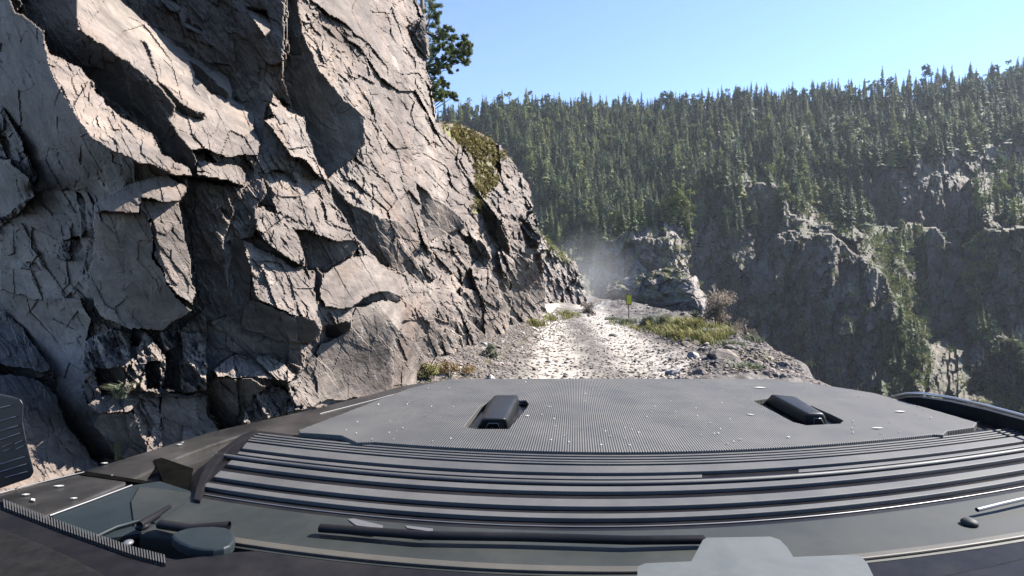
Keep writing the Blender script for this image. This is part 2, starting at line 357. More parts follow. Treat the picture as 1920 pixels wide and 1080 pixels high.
CLIFF_B = [(-420,-320),(778,-320),(775,-60),(782,0),(800,38),(806,100),(800,120),(812,170),(820,228),(850,230),(905,248),(945,278),(968,312),(992,342),(1000,385),(1012,440),(1018,500),(1022,560),(1026,600),(1024,640),(1000,720),(900,1010),(-420,1010)]
cliff, RC = relief('rock_cliff', (-400, 1040, -300, 980), 2, cliff_base, cliff_default, CF, M['rock'], CLIFF_B,
    gain=1.1, ledges=True, cells=((70, 110, -25, .12, 3),), blocks=((60, 150, -24, .5, 103), (28, 76, -29, .8, 105), (12, 34, -31, .9, 109), (6, 15, -33, .9, 115)), pin=(330, lambda x, y: np.maximum((lambda t: t*t*(3-2*t))(np.clip((x-700)/200, 0, 1)), .8*(lambda t: t*t*(3-2*t))(np.clip((y-560)/220, 0, 1)))), ell=750, warp=(3, 22),
    micro=((60, 24, 35, .0015, 4), (18, 9, 35, .001, 8)), skirt=(-2.5, 3, 0), seed=3, rough=cliff_rough, tints=cliff_tint)
tag(cliff, 'tall fractured grey and pink rock cliff rising along the left side of the road', kind='structure')

# ================================================================ further rock ridges
def ridge_base(x, y): return np.interp(x, [980, 1030, 1110], [24, 33, 52])*(1+.0*y)
R3 = [(1000,425),(1012,430),(1032,462),(1060,472),(1084,498),(1092,525),(1103,555),(1104,600),(1000,640)]
ridge, RR = relief('rock_ridge', (990, 1116, 415, 640), 1.5, ridge_base, (.45, -.8, .2),
    [([(1030,470),(1080,500),(1100,560),(1095,590),(1040,590),(1020,520)], (-.2, -.95, .0), 1.2)], M['rock_mid'], R3,
    blocks=((16, 34, -20, 1.2, 3), (7, 14, -20, 1.2, 6)), ell=60, warp=(2, 12), micro=((20, 6, 60, .006, 4),), skirt=(-1, 2, 0), seed=8,
    tints=lambda x, y: np.clip(fbm(x/8, y/8, 3, 5)*1.5, 0, .5)*(y < 500))
tag(ridge, 'dark broken rock ridge at the bend of the road behind the cliff', kind='structure')

OC = [(1133,545),(1140,530),(1180,520),(1215,507),(1262,500),(1290,508),(1308,522),(1318,545),(1335,580),(1350,640),(1330,760),(1120,760),(1128,600)]
outcrop, RO = relief('rock_outcrop', (1110, 1365, 490, 770), 1.5, lambda x, y: np.interp(x, [1110, 1360], [62, 50]), (-.25, -.95, -.1),
    [([(1130,520),(1262,495),(1300,505),(1275,525),(1255,545),(1225,540),(1200,548),(1170,540),(1150,560),(1133,560)], (.35, -.62, .70), 1.6),
     ([(1275,520),(1300,512),(1322,545),(1345,600),(1325,600),(1310,560),(1300,530)], (.7, -.4, .5), 1.2)], M['rock_mid'], OC,
    blocks=((30, 22, -15, .7, 13), (12, 8, -15, .9, 16)), ell=70, warp=(5, 22), micro=((30, 8, 10, .003, 4),), skirt=(1.1, 4, -1), seed=12,
    tints=lambda x, y: np.clip(fbm(x/14, y/9, 3, 5)*1.4+.1, 0, .7)*(y < 560))
tag(outcrop, 'rounded rock outcrop with a pale top and shaded front beyond the yellow marker', kind='structure')

BL = [(1112,470),(1130,455),(1165,440),(1200,425),(1240,415),(1275,408),(1290,430),(1296,470),(1290,500),(1300,560),(1120,560),(1105,520)]
bluff, RB = relief('rock_bluff', (1095, 1312, 395, 575), 1.5, lambda x, y: 105+0*x, (-.25, -.95, -.05),
    [([(1115,470),(1165,438),(1240,412),(1278,405),(1292,430),(1296,520),(1275,510),(1262,470),(1235,462),(1212,448),(1180,452),(1140,480)], (.35, -.65, .66), 1.6)],
    M['rock_mid'], BL, blocks=((26, 30, 0, .7, 23), (10, 12, 0, .9, 26)), ell=60, warp=(5, 20), micro=((8, 30, 10, .004, 4),), skirt=(1.0, 4, -1), seed=22,
    tints=lambda x, y: np.clip(fbm(x/12, y/8, 3, 35)*1.4+.1, 0, .7)*(y < 500))
tag(bluff, 'shaded rock bluff below the trees in the middle of the valley', kind='structure')

# ================================================================ hillside
def skyline(x):
    return np.interp(x, [600, 810, 930, 1000, 1080, 1180, 1235, 1300, 1390, 1500, 1600, 1700, 1800, 1920, 2100, 2500], [240, 222, 218, 214, 210, 212, 220, 208, 188, 196, 192, 190, 180, 166, 154, 140])
def hill_base(x, y):
    s = skyline(x); t = np.clip((y-s)/(560-s), 0, 1.6)
    top = np.interp(x, [600, 1000, 1300, 1900, 2500], [330, 400, 420, 330, 260])
    bot = np.interp(x, [600, 1100, 1300, 1900, 2500], [90, 130, 150, 110, 80])
    return np.exp(np.log(top)*(1-t)+np.log(bot)*t)
Sl = (.1, -.62, .78); HDk = (-.60, -.78, -.12); HL = (.35, -.55, .76)
HFac = [
 ([(1290,375),(1340,345),(1400,330),(1440,345),(1480,345),(1500,380),(1560,430),(1500,420),(1450,440),(1440,470),(1480,600),(1500,900),(1290,900),(1290,500),(1296,340)], HDk, .75),
 ([(1395,225),(1420,250),(1440,300),(1500,350),(1575,420),(1640,445),(1600,452),(1530,425),(1490,400),(1450,340),(1410,280)], HL, 1.6),
 ([(1500,330),(1560,325),(1650,300),(1800,285),(1920,262),(2400,220),(2400,340),(1920,308),(1812,335),(1822,430),(1740,432),(1650,420),(1590,400),(1540,360)], HDk, .75),
 ([(1450,438),(1500,420),(1560,415),(1640,445),(1660,480),(1640,500),(1560,470),(1500,450),(1450,470)], (.25,-.6,.75), 1.4),
 ([(1450,445),(1500,440),(1570,450),(1640,480),(1680,560),(1702,640),(1660,690),(1640,900),(1500,900),(1470,600)], HDk, .75),
 ([(1650,440),(1700,425),(1735,430),(1740,560),(1745,640),(1740,700),(1800,760),(1800,900),(1740,900),(1730,740),(1700,600),(1690,500)], HL, 1.8),
 ([(1690,480),(1712,520),(1722,600),(1700,600)], HDk, .75),
 ([(1738,440),(1760,430),(1800,470),(1820,500),(1810,600),(1780,640),(1750,620),(1742,560)], HDk, .4),
 ([(1745,700),(1745,640),(1780,625),(1805,600),(1818,640),(1812,740),(1920,770),(2000,900),(1740,900)], HL, 1.2),
 ([(1815,335),(1920,305),(2400,320),(2400,430),(1920,420),(1835,415)], (.25,-.6,.75), 1.5),
 ([(1835,420),(1920,425),(2400,430),(2400,700),(1920,660),(1870,610),(1830,560),(1815,480)], HDk, .75),
 ([(1815,640),(1850,610),(1920,640),(1920,760),(1815,740)], HDk, .9),
]
def hill_tint(x, y):
    t = np.zeros(x.shape)+.9
    for f in HFac:
        if f[1] is HDk: t[inpoly(x, y, f[0])] = .22
        else: t[inpoly(x, y, f[0])] = .3
    return np.clip(t+.6*fbm(x/16, y/12, 4, 61)*(t > .2), 0, 1)
HB = [(500, 241)]+[(x, float(skyline(x))) for x in range(600, 2501, 20)]+[(2500, 900), (500, 900)]
hill, RH = relief('hillside', (600, 2400, 110, 880), 3, hill_base, Sl, HFac, M['rock_far'], HB,
    gain=1.1, ledges=True, cells=((90, 120, 10, .12, 33),), blocks=((50, 130, 6, .6, 133), (20, 56, 4, .9, 136), (9, 20, 8, 1.0, 139), (5, 8, 8, 1.0, 149)), ell=380, warp=(9, 40), micro=(), skirt=(0, 5, -3), seed=31,
    tints=hill_tint, brough=(2, 20))
tag(hill, 'forested mountainside with shaded rock walls across the gorge', kind='structure')

# ================================================================ GROUND
def edge_x(Y): return np.interp(Y, [-10, 0, 5, 8, 9.6, 14.4, 20, 24, 29, 41, 60, 90], [2.8, 3.0, 3.8, 4.7, 5.4, 6.9, 8.2, 9.0, 9.2, 10, 11, 12])
def foot_x(Y): return np.interp(Y, [-10, 0, 2.6, 8, 9.9, 12, 15.2, 20, 24, 33, 52, 90], [-2.9, -2.7, -2.5, -1.6, -1.25, -.8, -.2, .8, 1.6, 2.8, 7.5, 14])
def ground_h(X, Y):
    e = edge_x(Y); f = foot_x(Y)
    n = fbm(X/1.1, Y/1.1, 5, 101); n2 = fbm(X/.28, Y/.28, 4, 111)
    z = .05*n+.018*n2
    ce = np.clip((X-f)/1.6, 0, 1); z = z+np.clip((Y-6)/4,0,1)*.4*(1-ce)**2                       # scree along the foot of the cliff
    sh = np.clip((X-(e-3.4))/1.6, 0, 1)*np.clip((e+.3-X)/1.0, 0, 1)                    # rubble berm on the outer shoulder
    z = z+sh*(.22+.22*fbm(X/.9, Y/.9, 5, 131)+.05*n2)
    rut = np.exp(-((X-(.10+.075*Y*1.0))/.38)**2)+np.exp(-((X-(1.65+.088*Y*1.0))/.42)**2)
    z = z-.05*rut*(Y < 30)
    md = np.exp(-(((X-6.0)/1.5)**2+((Y-31)/2.4)**2)); z = z+(.8+.25*n)*md                      # mound at the bend
    md2 = np.exp(-(((X-9.6)/1.6)**2+((Y-23)/3.5)**2)); z = z+.25*md2
    o = np.clip(X-e-.25*n, 0, None); z = z-np.minimum(1.7*o**1.1, 34+0*o)-.5*np.abs(fbm(X/2.5, Y/2.5, 4, 141))*np.clip(o, 0, 3)
    return z
xs = np.concatenate([np.arange(-9, -2, .25), np.arange(-2, 10.5, .05), np.geomspace(10.5, 60, 60)])
ys = np.concatenate([np.arange(-12, 6, .5), np.geomspace(6, 64, 520), np.linspace(66, 100, 16)])
GX, GY = np.meshgrid(xs, ys); GZ = ground_h(GX, GY)
H, W = GX.shape; idx = np.arange(H*W).reshape(H, W)
Q = np.stack([idx[:-1, :-1], idx[:-1, 1:], idx[1:, 1:], idx[1:, :-1]], -1).reshape(-1, 4)
dusty = np.clip(1.1*(np.exp(-((GX-(.12+.075*GY))/.5)**2)+np.exp(-((GX-(1.85+.095*GY))/.6)**2)), 0, 1)
dusty = np.clip(dusty*1.25+.45*fbm(GX/.45, GY/.7, 4, 151)+.02, 0, 1)*(GX < edge_x(GY)-2.0)
m, t, b = mat_new('dirt_road')
v = coords(t); at = N_(t, 'ShaderNodeAttribute', attribute_name='dusty')
n1 = noise(t, v, 9, 7, .7); n2 = noise(t, v, 40, 5, .7)
vo = N_(t, 'ShaderNodeTexVoronoi'); vo.inputs['Scale'].default_value = 11; t.links.new(v, vo.inputs[0])
c0 = ramp(t, n1, [(.32, (.04, .034, .030)), (.5, (.085, .073, .065)), (.66, (.15, .134, .122))])
c0 = mix(t, .5, c0, ramp(t, vo.outputs['Color'], [(.2, (.5, .5, .5)), (.8, (1.3, 1.27, 1.25))]), 'MULTIPLY')
c1 = ramp(t, n1, [(.3, (.22, .195, .165)), (.6, (.40, .365, .32))])
c = mix(t, at.outputs['Fac'], c0, c1); t.links.new(c, b.inputs['Base Color']); b.inputs['Roughness'].default_value = .9
p = bump(t, b, n1, .7, .05); bump(t, b, n2, .6, .012, p)
M['road'] = m
me = np_mesh('dirt_road', np.stack([GX, GY, GZ], -1).reshape(-1, 3), Q, smooth=False, attrs={'dusty': dusty.ravel()}, mats=[m])
road = link('dirt_road', me); tag(road, 'pale rutted dirt and rock shelf road running ahead of the vehicle', kind='structure')
# gorge floor, one sheet out to the horizon
m, t, b = mat_new('gorge_ground'); v = coords(t)
c = ramp(t, noise(t, v, .05, 6, .6), [(.3, (.05, .055, .035)), (.7, (.14, .13, .10))]); t.links.new(c, b.inputs['Base Color']); b.inputs['Roughness'].default_value = .95
g = np.array([[-3000, -3000], [3000, -3000], [3000, 3000], [-3000, 3000]])
gn = 40; gx = np.linspace(-640, 640, gn); A, B = np.meshgrid(gx, gx); Z = -36-2*fbm(A/300, B/300, 3, 5)
idx = np.arange(gn*gn).reshape(gn, gn); Q = np.stack([idx[:-1, :-1], idx[:-1, 1:], idx[1:, 1:], idx[1:, :-1]], -1).reshape(-1, 4)
link('ground', np_mesh('ground', np.stack([A, B, Z], -1).reshape(-1, 3), Q, smooth=True, mats=[m]))['kind'] = 'structure'
#@@REST@@
# ================================================================ plants: shared builders
def simple_mat(name, col, rough=.6, metal=0, spec=.5, var=None, vscale=20, bumpv=None):
    m, t, b = mat_new(name)
    if var:
        v = coords(t); c = ramp(t, noise(t, v, vscale, 5, .65), [(.35, col), (.65, var)]); t.links.new(c, b.inputs['Base Color'])
    else: b.inputs['Base Color'].default_value = (*col, 1)
    b.inputs['Roughness'].default_value = rough; b.inputs['Metallic'].default_value = metal; b.inputs['Specular IOR Level'].default_value = spec
    if bumpv:
        v = coords(t); bump(t, b, noise(t, v, bumpv[0], 4, .6), bumpv[1], bumpv[2])
    return m
def leaf_mat(name, c1, c2, scale=.15, c3=None):
    m, t, b = mat_new(name); ge = N_(t, 'ShaderNodeNewGeometry')
    n = noise(t, ge.outputs['Position'], scale, 3, .8)
    st = [(.36, c1), (.62, c2)] if c3 is None else [(.34, c1), (.52, c2), (.66, c3)]
    c = ramp(t, n, st); t.links.new(c, b.inputs['Base Color']); b.inputs['Roughness'].default_value = .7; b.inputs['Specular IOR Level'].default_value = .2
    o = [x for x in t.nodes if x.type == 'OUTPUT_MATERIAL'][0]
    tr = N_(t, 'ShaderNodeBsdfTranslucent'); t.links.new(c, tr.inputs[0]); ms = N_(t, 'ShaderNodeMixShader'); ms.inputs[0].default_value = .25
    t.links.new(b.outputs[0], ms.inputs[1]); t.links.new(tr.outputs[0], ms.inputs[2]); t.links.new(ms.outputs[0], o.inputs[0])
    return m
M['bark'] = simple_mat('bark', (.10, .075, .055), .9, var=(.17, .14, .11))
M['spruce'] = leaf_mat('spruce_needles', (.020, .038, .017), (.060, .088, .032), .22)
M['spruce_light'] = leaf_mat('light_needles', (.07, .095, .028), (.18, .19, .06), .3)
M['pine'] = leaf_mat('pine_needles', (.055, .085, .028), (.17, .20, .06), 2.2)
M['under'] = leaf_mat('brush_leaves', (.035, .055, .016), (.12, .14, .035), .35, (.21, .20, .075))
M['yellow'] = leaf_mat('yellow_leaves', (.13, .14, .04), (.25, .22, .085), 5)
M['orange'] = leaf_mat('orange_leaves', (.20, .13, .05), (.30, .21, .11), 5)
M['drybush'] = leaf_mat('dry_brown_twigs', (.20, .155, .115), (.36, .28, .21), 5)
M['sage'] = leaf_mat('sage_leaves', (.10, .12, .075), (.17, .18, .12), 4)
M['dryrock'] = leaf_mat('ochre_brush', (.10, .085, .03), (.20, .16, .055), 1.5)

def conifer_arrays(seed, tiers=17, nb=7, wide=.15, ragged=.35):
    """unit-height conifer: crown faces and trunk faces"""
    r = np.random.default_rng(seed); V = []; Q = []
    for k in range(tiers):
        f = k/(tiers-1); z = .10+.87*f; R = wide*((1-f)**.8+.06)*(1+r.uniform(-.2, .2))
        for j in range(nb if f < .8 else 5):
            a = 2*math.pi*(j/nb)+r.uniform(-.5, .5)+k*1.3; L = R*(1+r.uniform(-ragged, ragged))
            d = np.array([math.cos(a), math.sin(a), 0]); s = np.array([-d[1], d[0], 0]); dr = -.35-.25*r.random()
            wv = L*.36; zz = z+r.uniform(-.015, .015)
            p0 = np.array([0, 0, zz+.012]); p1 = d*L*.5+np.array([0, 0, zz+dr*L*.35]); p2 = d*L+np.array([0, 0, zz+dr*L])
            n = len(V); V += [p0, p1+s*wv-np.array([0, 0, .02*(1-f)+.008]), p2, p1-s*wv-np.array([0, 0, .02*(1-f)+.008]), p1+np.array([0, 0, .012])]
            Q += [[n, n+1, n+4, n+4], [n, n+4, n+3, n+3], [n+1, n+2, n+4, n+4], [n+4, n+2, n+3, n+3]]
    V = np.array(V); Q = np.array([q[:3] for q in Q])
    T = []; TQ = []
    for i, (z, rr) in enumerate(((-.06, .016), (.35, .012), (.99, .001))):
        for j in range(5): T.append([rr*math.cos(j*1.2566), rr*math.sin(j*1.2566), z])
    for i in range(2):
        for j in range(5):
            a, b_, c_, d_ = i*5+j, i*5+(j+1) % 5, (i+1)*5+(j+1) % 5, (i+1)*5+j; TQ += [[a, b_, c_], [a, c_, d_]]
    return V, Q, np.array(T), np.array(TQ)
def leaf_ball(rng, n, c, rad, size, flat=.0, squash=.8, asp=.45):
    """n little leaf quads in an uneven ball"""
    d = rng.normal(size=(n, 3)); d /= np.linalg.norm(d, axis=1)[:, None]
    p = d*(rng.random(n)**.45)[:, None]*rad*np.array([1, 1, squash])+c
    a = rng.normal(size=(n, 3)); a /= np.linalg.norm(a, axis=1)[:, None]
    a[:, 2] *= 1-flat
    b = np.cross(a, rng.normal(size=(n, 3))); b /= np.linalg.norm(b, axis=1)[:, None]
    s = size*rng.uniform(.6, 1.4, n)[:, None]
    return np.stack([p-a*s, p+b*s*asp, p+a*s, p-b*s*asp], 1)
def quads_mesh(name, L, mat):
    V = np.concatenate([q.reshape(-1, 4, 3) for q in L]).reshape(-1, 3)
    return np_mesh(name, V, np.arange(len(V)).reshape(-1, 4), mats=[mat])
def twigs(rng, n, h, spread, r=.006):
    """thin tapering twigs from the origin, as flat-sided tubes"""
    out = []
    for i in range(n):
        a = rng.uniform(0, 6.28); s = spread*rng.random()**.6; p0 = np.array([.1*s*math.cos(a), .1*s*math.sin(a), -.05])
        p1 = np.array([s*.5*math.cos(a), s*.5*math.sin(a), h*.55*rng.uniform(.7, 1)]); p2 = np.array([s*math.cos(a+.2), s*math.sin(a+.2), h*rng.uniform(.7, 1.05)])
        for p, q, w_ in ((p0, p1, r), (p1, p2, r*.6)):
            for v in (np.array([w_, 0, 0]), np.array([0, w_, 0])): out.append(np.array([p-v, p+v, q+v*.5, q-v*.5]))
    return np.array(out)
def blades(rng, n, h, spread, w_=.008, droop=.5):
    out = []
    for i in range(n):
        a = rng.uniform(0, 6.28); s = spread*.7*rng.random()**1.5; c = np.array([s*math.cos(a), s*math.sin(a), -.03]); b_ = rng.uniform(0, 6.28)
        hh = h*rng.uniform(.5, 1.1); d = np.array([math.cos(b_), math.sin(b_), 0]); sd = np.array([-d[1], d[0], 0])*w_
        m_ = c+d*hh*droop*.3+np.array([0, 0, hh*.6]); e = c+d*hh*droop+np.array([0, 0, hh*(1-.3*droop)])
        out += [np.array([c-sd, c+sd, m_+sd*.8, m_-sd*.8]), np.array([m_-sd*.8, m_+sd*.8, e+sd*.1, e-sd*.1])]
    return np.array(out)
def surf(R, px, py, lift=0):
    Y = float(depth_at(R, px, py)); return P(px, py, Y)+np.array([0, 0, lift])
def gz(x, y): return float(ground_h(np.array([x]), np.array([y]))[0])
def on_ground(px, py):
    """where the line of sight through a spot of the photo meets the ground"""
    Y = CZ*F/max(py-540, 4)
    for k in range(12): Y = (CZ-gz((px-960)/F*Y, Y))*F/max(py-540, 4); Y = min(max(Y, 3), 80)
    x = (px-960)/F*Y; return np.array([x, Y, gz(x, Y)])

def shrub(name, label, cat, at, h, w_, leafm, rng, group=None, n=900, size=.02, branch=True, nb=7, grass=0, grassm=None):
    t = empty(name, at); tag(t, label, cat, group)
    L = []
    for k in range(nb):
        a = rng.uniform(0, 6.28); r_ = w_*.55*rng.random()**.5
        L.append(leaf_ball(rng, n//nb, np.array([r_*math.cos(a), r_*math.sin(a), h*rng.uniform(.15, .8)]), w_*rng.uniform(.25, .45), size))
    link('foliage', quads_mesh('foliage', L, leafm), None, t)
    if branch: link('stem', quads_mesh('stem', [twigs(rng, 16, h*.95, w_*.8, .006+.004*h)], M['bark']), None, t)
    return t
def tuft(name, label, cat, at, h, w_, m_, rng, group=None, n=90, droop=.5, bw=.008):
    o = link(name, quads_mesh(name, [blades(rng, n, h, w_, bw, droop)], m_)); o.location = at; return tag(o, label, cat, group)

# ================================================================ FOREST
rng = np.random.default_rng(5)
ZA = [(815,228),(930,214),(1080,203),(1235,210),(1292,200),(1300,330),(1292,420),(1200,430),(1110,480),(1060,440),(1015,350),(960,300),(900,250)]
ZB = [(1292,200),(1390,182),(1500,184),(1700,164),(1920,140),(2100,130),(2100,270),(1920,275),(1650,325),(1560,340),(1520,350),(1450,330),(1410,335),(1350,345),(1295,375)]
cand = []          # px, py, height (m), kind
def add(poly, n, h0, h1, k, lightp=.12):
    for a, b_ in rand_in(poly, n, rng): cand.append((a, b_, rng.uniform(h0, h1)*rng.choice([.6, .85, 1, 1, 1.2]), 1 if rng.random() < lightp else 0, k))
add(ZA, 1500, 7, 12.5, 0, .25); add(ZB, 1300, 6.5, 11.5, 1, .25)
add([(1060,250),(1180,215),(1240,250),(1230,340),(1150,400),(1080,380)], 260, 7, 13, 0, .75)
for x in np.arange(812, 2100, 5.5): cand.append((x+rng.uniform(-3, 3), float(skyline(x))+rng.uniform(2, 9), rng.uniform(5, 9) if x < 1300 else rng.uniform(7, 12), 0, 0 if x < 1292 else 1))
add([(1450,310),(1520,345),(1600,350),(1640,420),(1600,440),(1560,420),(1500,370)], 110, 7, 12, 2, .5)
add([(1295,350),(1400,335),(1480,360),(1500,420),(1420,460),(1300,460)], 60, 5, 9, 1, .3)
add([(1430,280),(1500,330),(1540,400),(1600,445),(1570,420),(1490,390)], 26, 5, 10, 2, .5)
add([(1650,430),(1735,430),(1738,500),(1690,490)], 40, 3, 6, 3, .6)
add([(1815,340),(1920,308),(2050,320),(2050,430),(1920,425),(1835,415)], 90, 4, 9, 4, .6)
add([(1650,600),(1715,600),(1735,690),(1720,740),(1650,690)], 34, 4, 7, 5, .4)
add([(1815,640),(1850,620),(1920,650),(2000,700),(2000,790),(1920,790),(1840,740)], 34, 3, 7, 6, .5)
add([(1240,380),(1290,372),(1294,450),(1268,450)], 9, 6, 9, 7, .9)
add([(1130,440),(1275,405),(1285,425),(1180,440)], 14, 4, 7, 7, .5)
add([(1000,340),(1060,430),(1100,470),(1085,490),(1060,470),(1030,455),(1012,420)], 30, 5, 9, 0, .4)
LB = {0: 'dark green conifer among the dense trees on the left slope of the mountain',
      1: 'dark green conifer among the dense trees on the right slope of the mountain',
      2: 'conifer growing on the pale ridge between the shaded rock walls across the gorge',
      3: 'small conifer at the top of the pale scree chute across the gorge',
      4: 'light green conifer on the mossy rock cap at the right edge above the gorge',
      5: 'conifer standing at the foot of the pale scree chute low in the gorge',
      6: 'low green conifer on the scree at the right edge just above the hood',
      7: 'light green conifer on top of the shaded rock bluff in the valley'}
GR = {0: 'conifers on the left slope', 1: 'conifers on the right slope', 2: 'conifers on the pale ridge', 3: 'conifers above the scree chute', 4: 'conifers on the rock cap', 5: 'conifers at the foot of the scree', 6: 'conifers low at the right', 7: 'conifers on the bluff'}
trees = []
for (a, b_, h, k, zone) in cand:
    R = RB if zone == 7 else RH; p = surf(R, a, b_); vis = h/p[1]*(1.6 if zone >= 2 else 1)
    if a > 1950: vis *= .01
    if a < 870 and b_ > 232: vis *= .01
    trees.append((vis, p, h, k, zone))
trees.sort(key=lambda q: -q[0])
PA = [conifer_arrays(s, 17, 7, wd, rg) for s, wd, rg in ((1, .13, .3), (2, .16, .4), (3, .115, .35), (4, .18, .45))]
def round_arrays(seed, wide):
    r = np.random.default_rng(seed); L = []
    for k in range(9):
        z = r.uniform(.28, .86); a = r.uniform(0, 6.28); q = wide*(1.1-z)*r.uniform(.2, 1.3); L.append(leaf_ball(r, 34, np.array([q*math.cos(a), q*math.sin(a), z]), wide*r.uniform(.45, .8), .045, 0, 1.0))
    V = np.concatenate(L).reshape(-1, 3); i = np.arange(0, len(V), 4); Q_ = np.concatenate([np.stack([i, i+1, i+2], -1), np.stack([i, i+2, i+3], -1)]); return V, Q_, PA[0][2]*np.array([1, 1, .8]), PA[0][3]
PA += [round_arrays(9, .16), round_arrays(10, .20)]
PM = []
for i, (V, Q_, T, TQ) in enumerate(PA):
    row = []
    for mm in ('spruce', 'spruce_light'):
        cr = np_mesh('crown', V, Q_, mats=[M[mm]]); tk = np_mesh('trunk', T, TQ, mats=[M['bark']])
        both = np_mesh('conifer_tree', np.concatenate([V, T]), np.concatenate([Q_, TQ+len(V)]), mats=[M[mm], M['bark']], midx=[0]*len(Q_)+[1]*len(TQ))
        row.append((cr, tk, both))
    PM.append(row)
for i, (vis, p, h, k, zone) in enumerate(trees[:290]):
    s = int(rng.choice([0, 1, 2, 3, 4, 5], p=[.23, .22, .22, .15, .10, .08])); cr, tk, both = PM[s][k]; rz = rng.uniform(0, 6.28)
    if i < 110:
        o = empty('conifer_tree', tuple(p), rz); a = link('crown', cr, None, o); b_ = link('trunk', tk, None, o)
    else:
        o = link('conifer_tree', both); o.location = tuple(p); o.rotation_euler.z = rz
    o.scale = (h, h, h); tag(o, LB[zone], 'tree', GR[zone])
def forest(name, items, mm, label):
    Vs, Qs, mi, off = [], [], [], 0
    for (vis, p, h, k, zone) in items:
        V, Q_, T, TQ = PA[int(rng.choice([0, 1, 2, 3, 4, 5], p=[.23, .22, .22, .15, .10, .08]))]; a = rng.uniform(0, 6.28); c_, s_ = math.cos(a), math.sin(a)
        A_ = np.concatenate([V, T])*h*np.array([1.1, 1.1, 1]); A_ = np.stack([A_[:, 0]*c_-A_[:, 1]*s_, A_[:, 0]*s_+A_[:, 1]*c_, A_[:, 2]], -1)+p
        Vs.append(A_); Qs.append(np.concatenate([Q_, TQ+len(V)])+off); mi += [0]*len(Q_)+[1]*len(TQ); off += len(A_)
    o = link(name, np_mesh(name, np.concatenate(Vs), np.concatenate(Qs), mats=[mm, M['bark']], midx=mi)); tag(o, label, kind='stuff')
forest('forest', [q for q in trees[290:] if q[3] == 0], M['spruce'], 'dense dark conifer forest covering the mountainside')
forest('light_forest', [q for q in trees[290:] if q[3] == 1], M['spruce_light'], 'scattered lighter green conifers in the mountainside forest')
# brush on the far slopes
L = []
for poly, n, rad in (([(1000,330),(1080,300),(1200,240),(1290,330),(1280,420),(1180,440),(1100,500),(1060,450)], 230, 2.2),
                     ([(1420,300),(1500,345),(1640,440),(1735,430),(1740,700),(1700,640),(1680,500),(1560,430),(1490,400)], 260, 1.6),
                     ([(1815,335),(1920,308),(2000,320),(2000,430),(1920,425),(1835,415)], 110, 1.5),
                     ([(1735,690),(1750,760),(1815,760),(1860,740),(1920,760),(1980,790),(1860,800),(1740,800)], 130, 1.2),
                     ([(1650,440),(1700,560),(1720,620),(1690,600),(1640,480)], 90, 1.5),
                     ([(1800,500),(1840,420),(1870,470),(1850,560),(1820,620)], 80, 1.4),
                     ([(1640,600),(1740,600),(1750,760),(1640,700)], 110, 1.3)):
    for a, b_ in rand_in(poly, n, rng):
        p = surf(RH, a, b_); q = rad*rng.uniform(.4, 1.2)*min(p[1]/120, 1.6); L.append(leaf_ball(rng, 70, p+np.array([0, -.2, q*.4]), q, q*.14, 0, .7))
for poly, R, n, rad in (([(1135,530),(1262,500),(1320,530),(1335,560),(1300,530),(1230,525),(1160,545)], RO, 60, .35), ([(1115,470),(1200,430),(1290,410),(1294,500),(1270,470),(1200,450)], RB, 60, .9),
                        ([(1010,430),(1060,475),(1090,510),(1060,500),(1020,460)], RR, 30, .4)):
    for a, b_ in rand_in(poly, n, rng):
        p = surf(R, a, b_); q = rad*rng.uniform(.4, 1.2); L.append(leaf_ball(rng, 60, p, q, q*.15, 0, .7))
for a, b_ in rand_in([(1300,300),(1480,350),(1560,430),(1690,480),(1860,430),(1960,460),(1960,760),(1500,760),(1300,600)], 330, rng):
    p = surf(RH, a, b_); q = rng.uniform(.5, 1.6); L.append(leaf_ball(rng, 60, p+np.array([0, -.2, q*.3]), q, q*.16, 0, .9))
o = link('undergrowth', quads_mesh('undergrowth', L, M['under'])); tag(o, 'low green brush growing on the slopes and ledges across the gorge', kind='stuff')
L = []
for poly, n in (([(822,230),(850,236),(905,258),(945,285),(950,305),(890,300),(850,258)], 110), ([(885,300),(925,300),(935,340),(905,375),(895,400),(880,390),(890,345)], 60)):
    for a, b_ in rand_in(poly, n, rng):
        p = surf(RC, a, b_); q = rng.uniform(.06, .17); L.append(leaf_ball(rng, 70, p+np.array([.0, 0, .02]), q, .03, 0, .6))
o = link('ledge_undergrowth', quads_mesh('ledge_undergrowth', L, M['dryrock'])); tag(o, 'ochre and olive brush on the top edge of the cliff', kind='stuff')

# ================================================================ PINE on the cliff edge
pine = empty('pine_tree', (-2.4, 16.6, 5.6)); tag(pine, 'gnarled green pine tree sticking out from behind the cliff top against the sky', 'tree')
base = np.array([-2.4, 16.6, 5.6])
def tube(pts, r0, r1, sides=6):
    pts = [np.array(p, float) for p in pts]; V = []; Q_ = []
    for i, p in enumerate(pts):
        d = pts[min(i+1, len(pts)-1)]-pts[max(i-1, 0)]; d /= np.linalg.norm(d)+1e-9
        u = np.cross(d, [.3, .2, 1.0]); u /= np.linalg.norm(u)+1e-9; v = np.cross(d, u); r_ = r0+(r1-r0)*i/(len(pts)-1)
        for j in range(sides): V.append(p+r_*(math.cos(6.2832*j/sides)*u+math.sin(6.2832*j/sides)*v))
    for i in range(len(pts)-1):
        for j in range(sides): Q_.append([i*sides+j, i*sides+(j+1) % sides, (i+1)*sides+(j+1) % sides, (i+1)*sides+j])
    return np.array(V), np.array(Q_)
def join(parts):
    Vs, Qs, off = [], [], 0
    for V, Q_ in parts: Vs.append(V); Qs.append(Q_+off); off += len(V)
    return np.concatenate(Vs), np.concatenate(Qs)
trunk_pts = [P(760, 330, 16.6), P(772, 220, 16.6), P(785, 130, 16.5), P(795, 60, 16.4), P(790, -20, 16.4), P(778, -120, 16.4)]
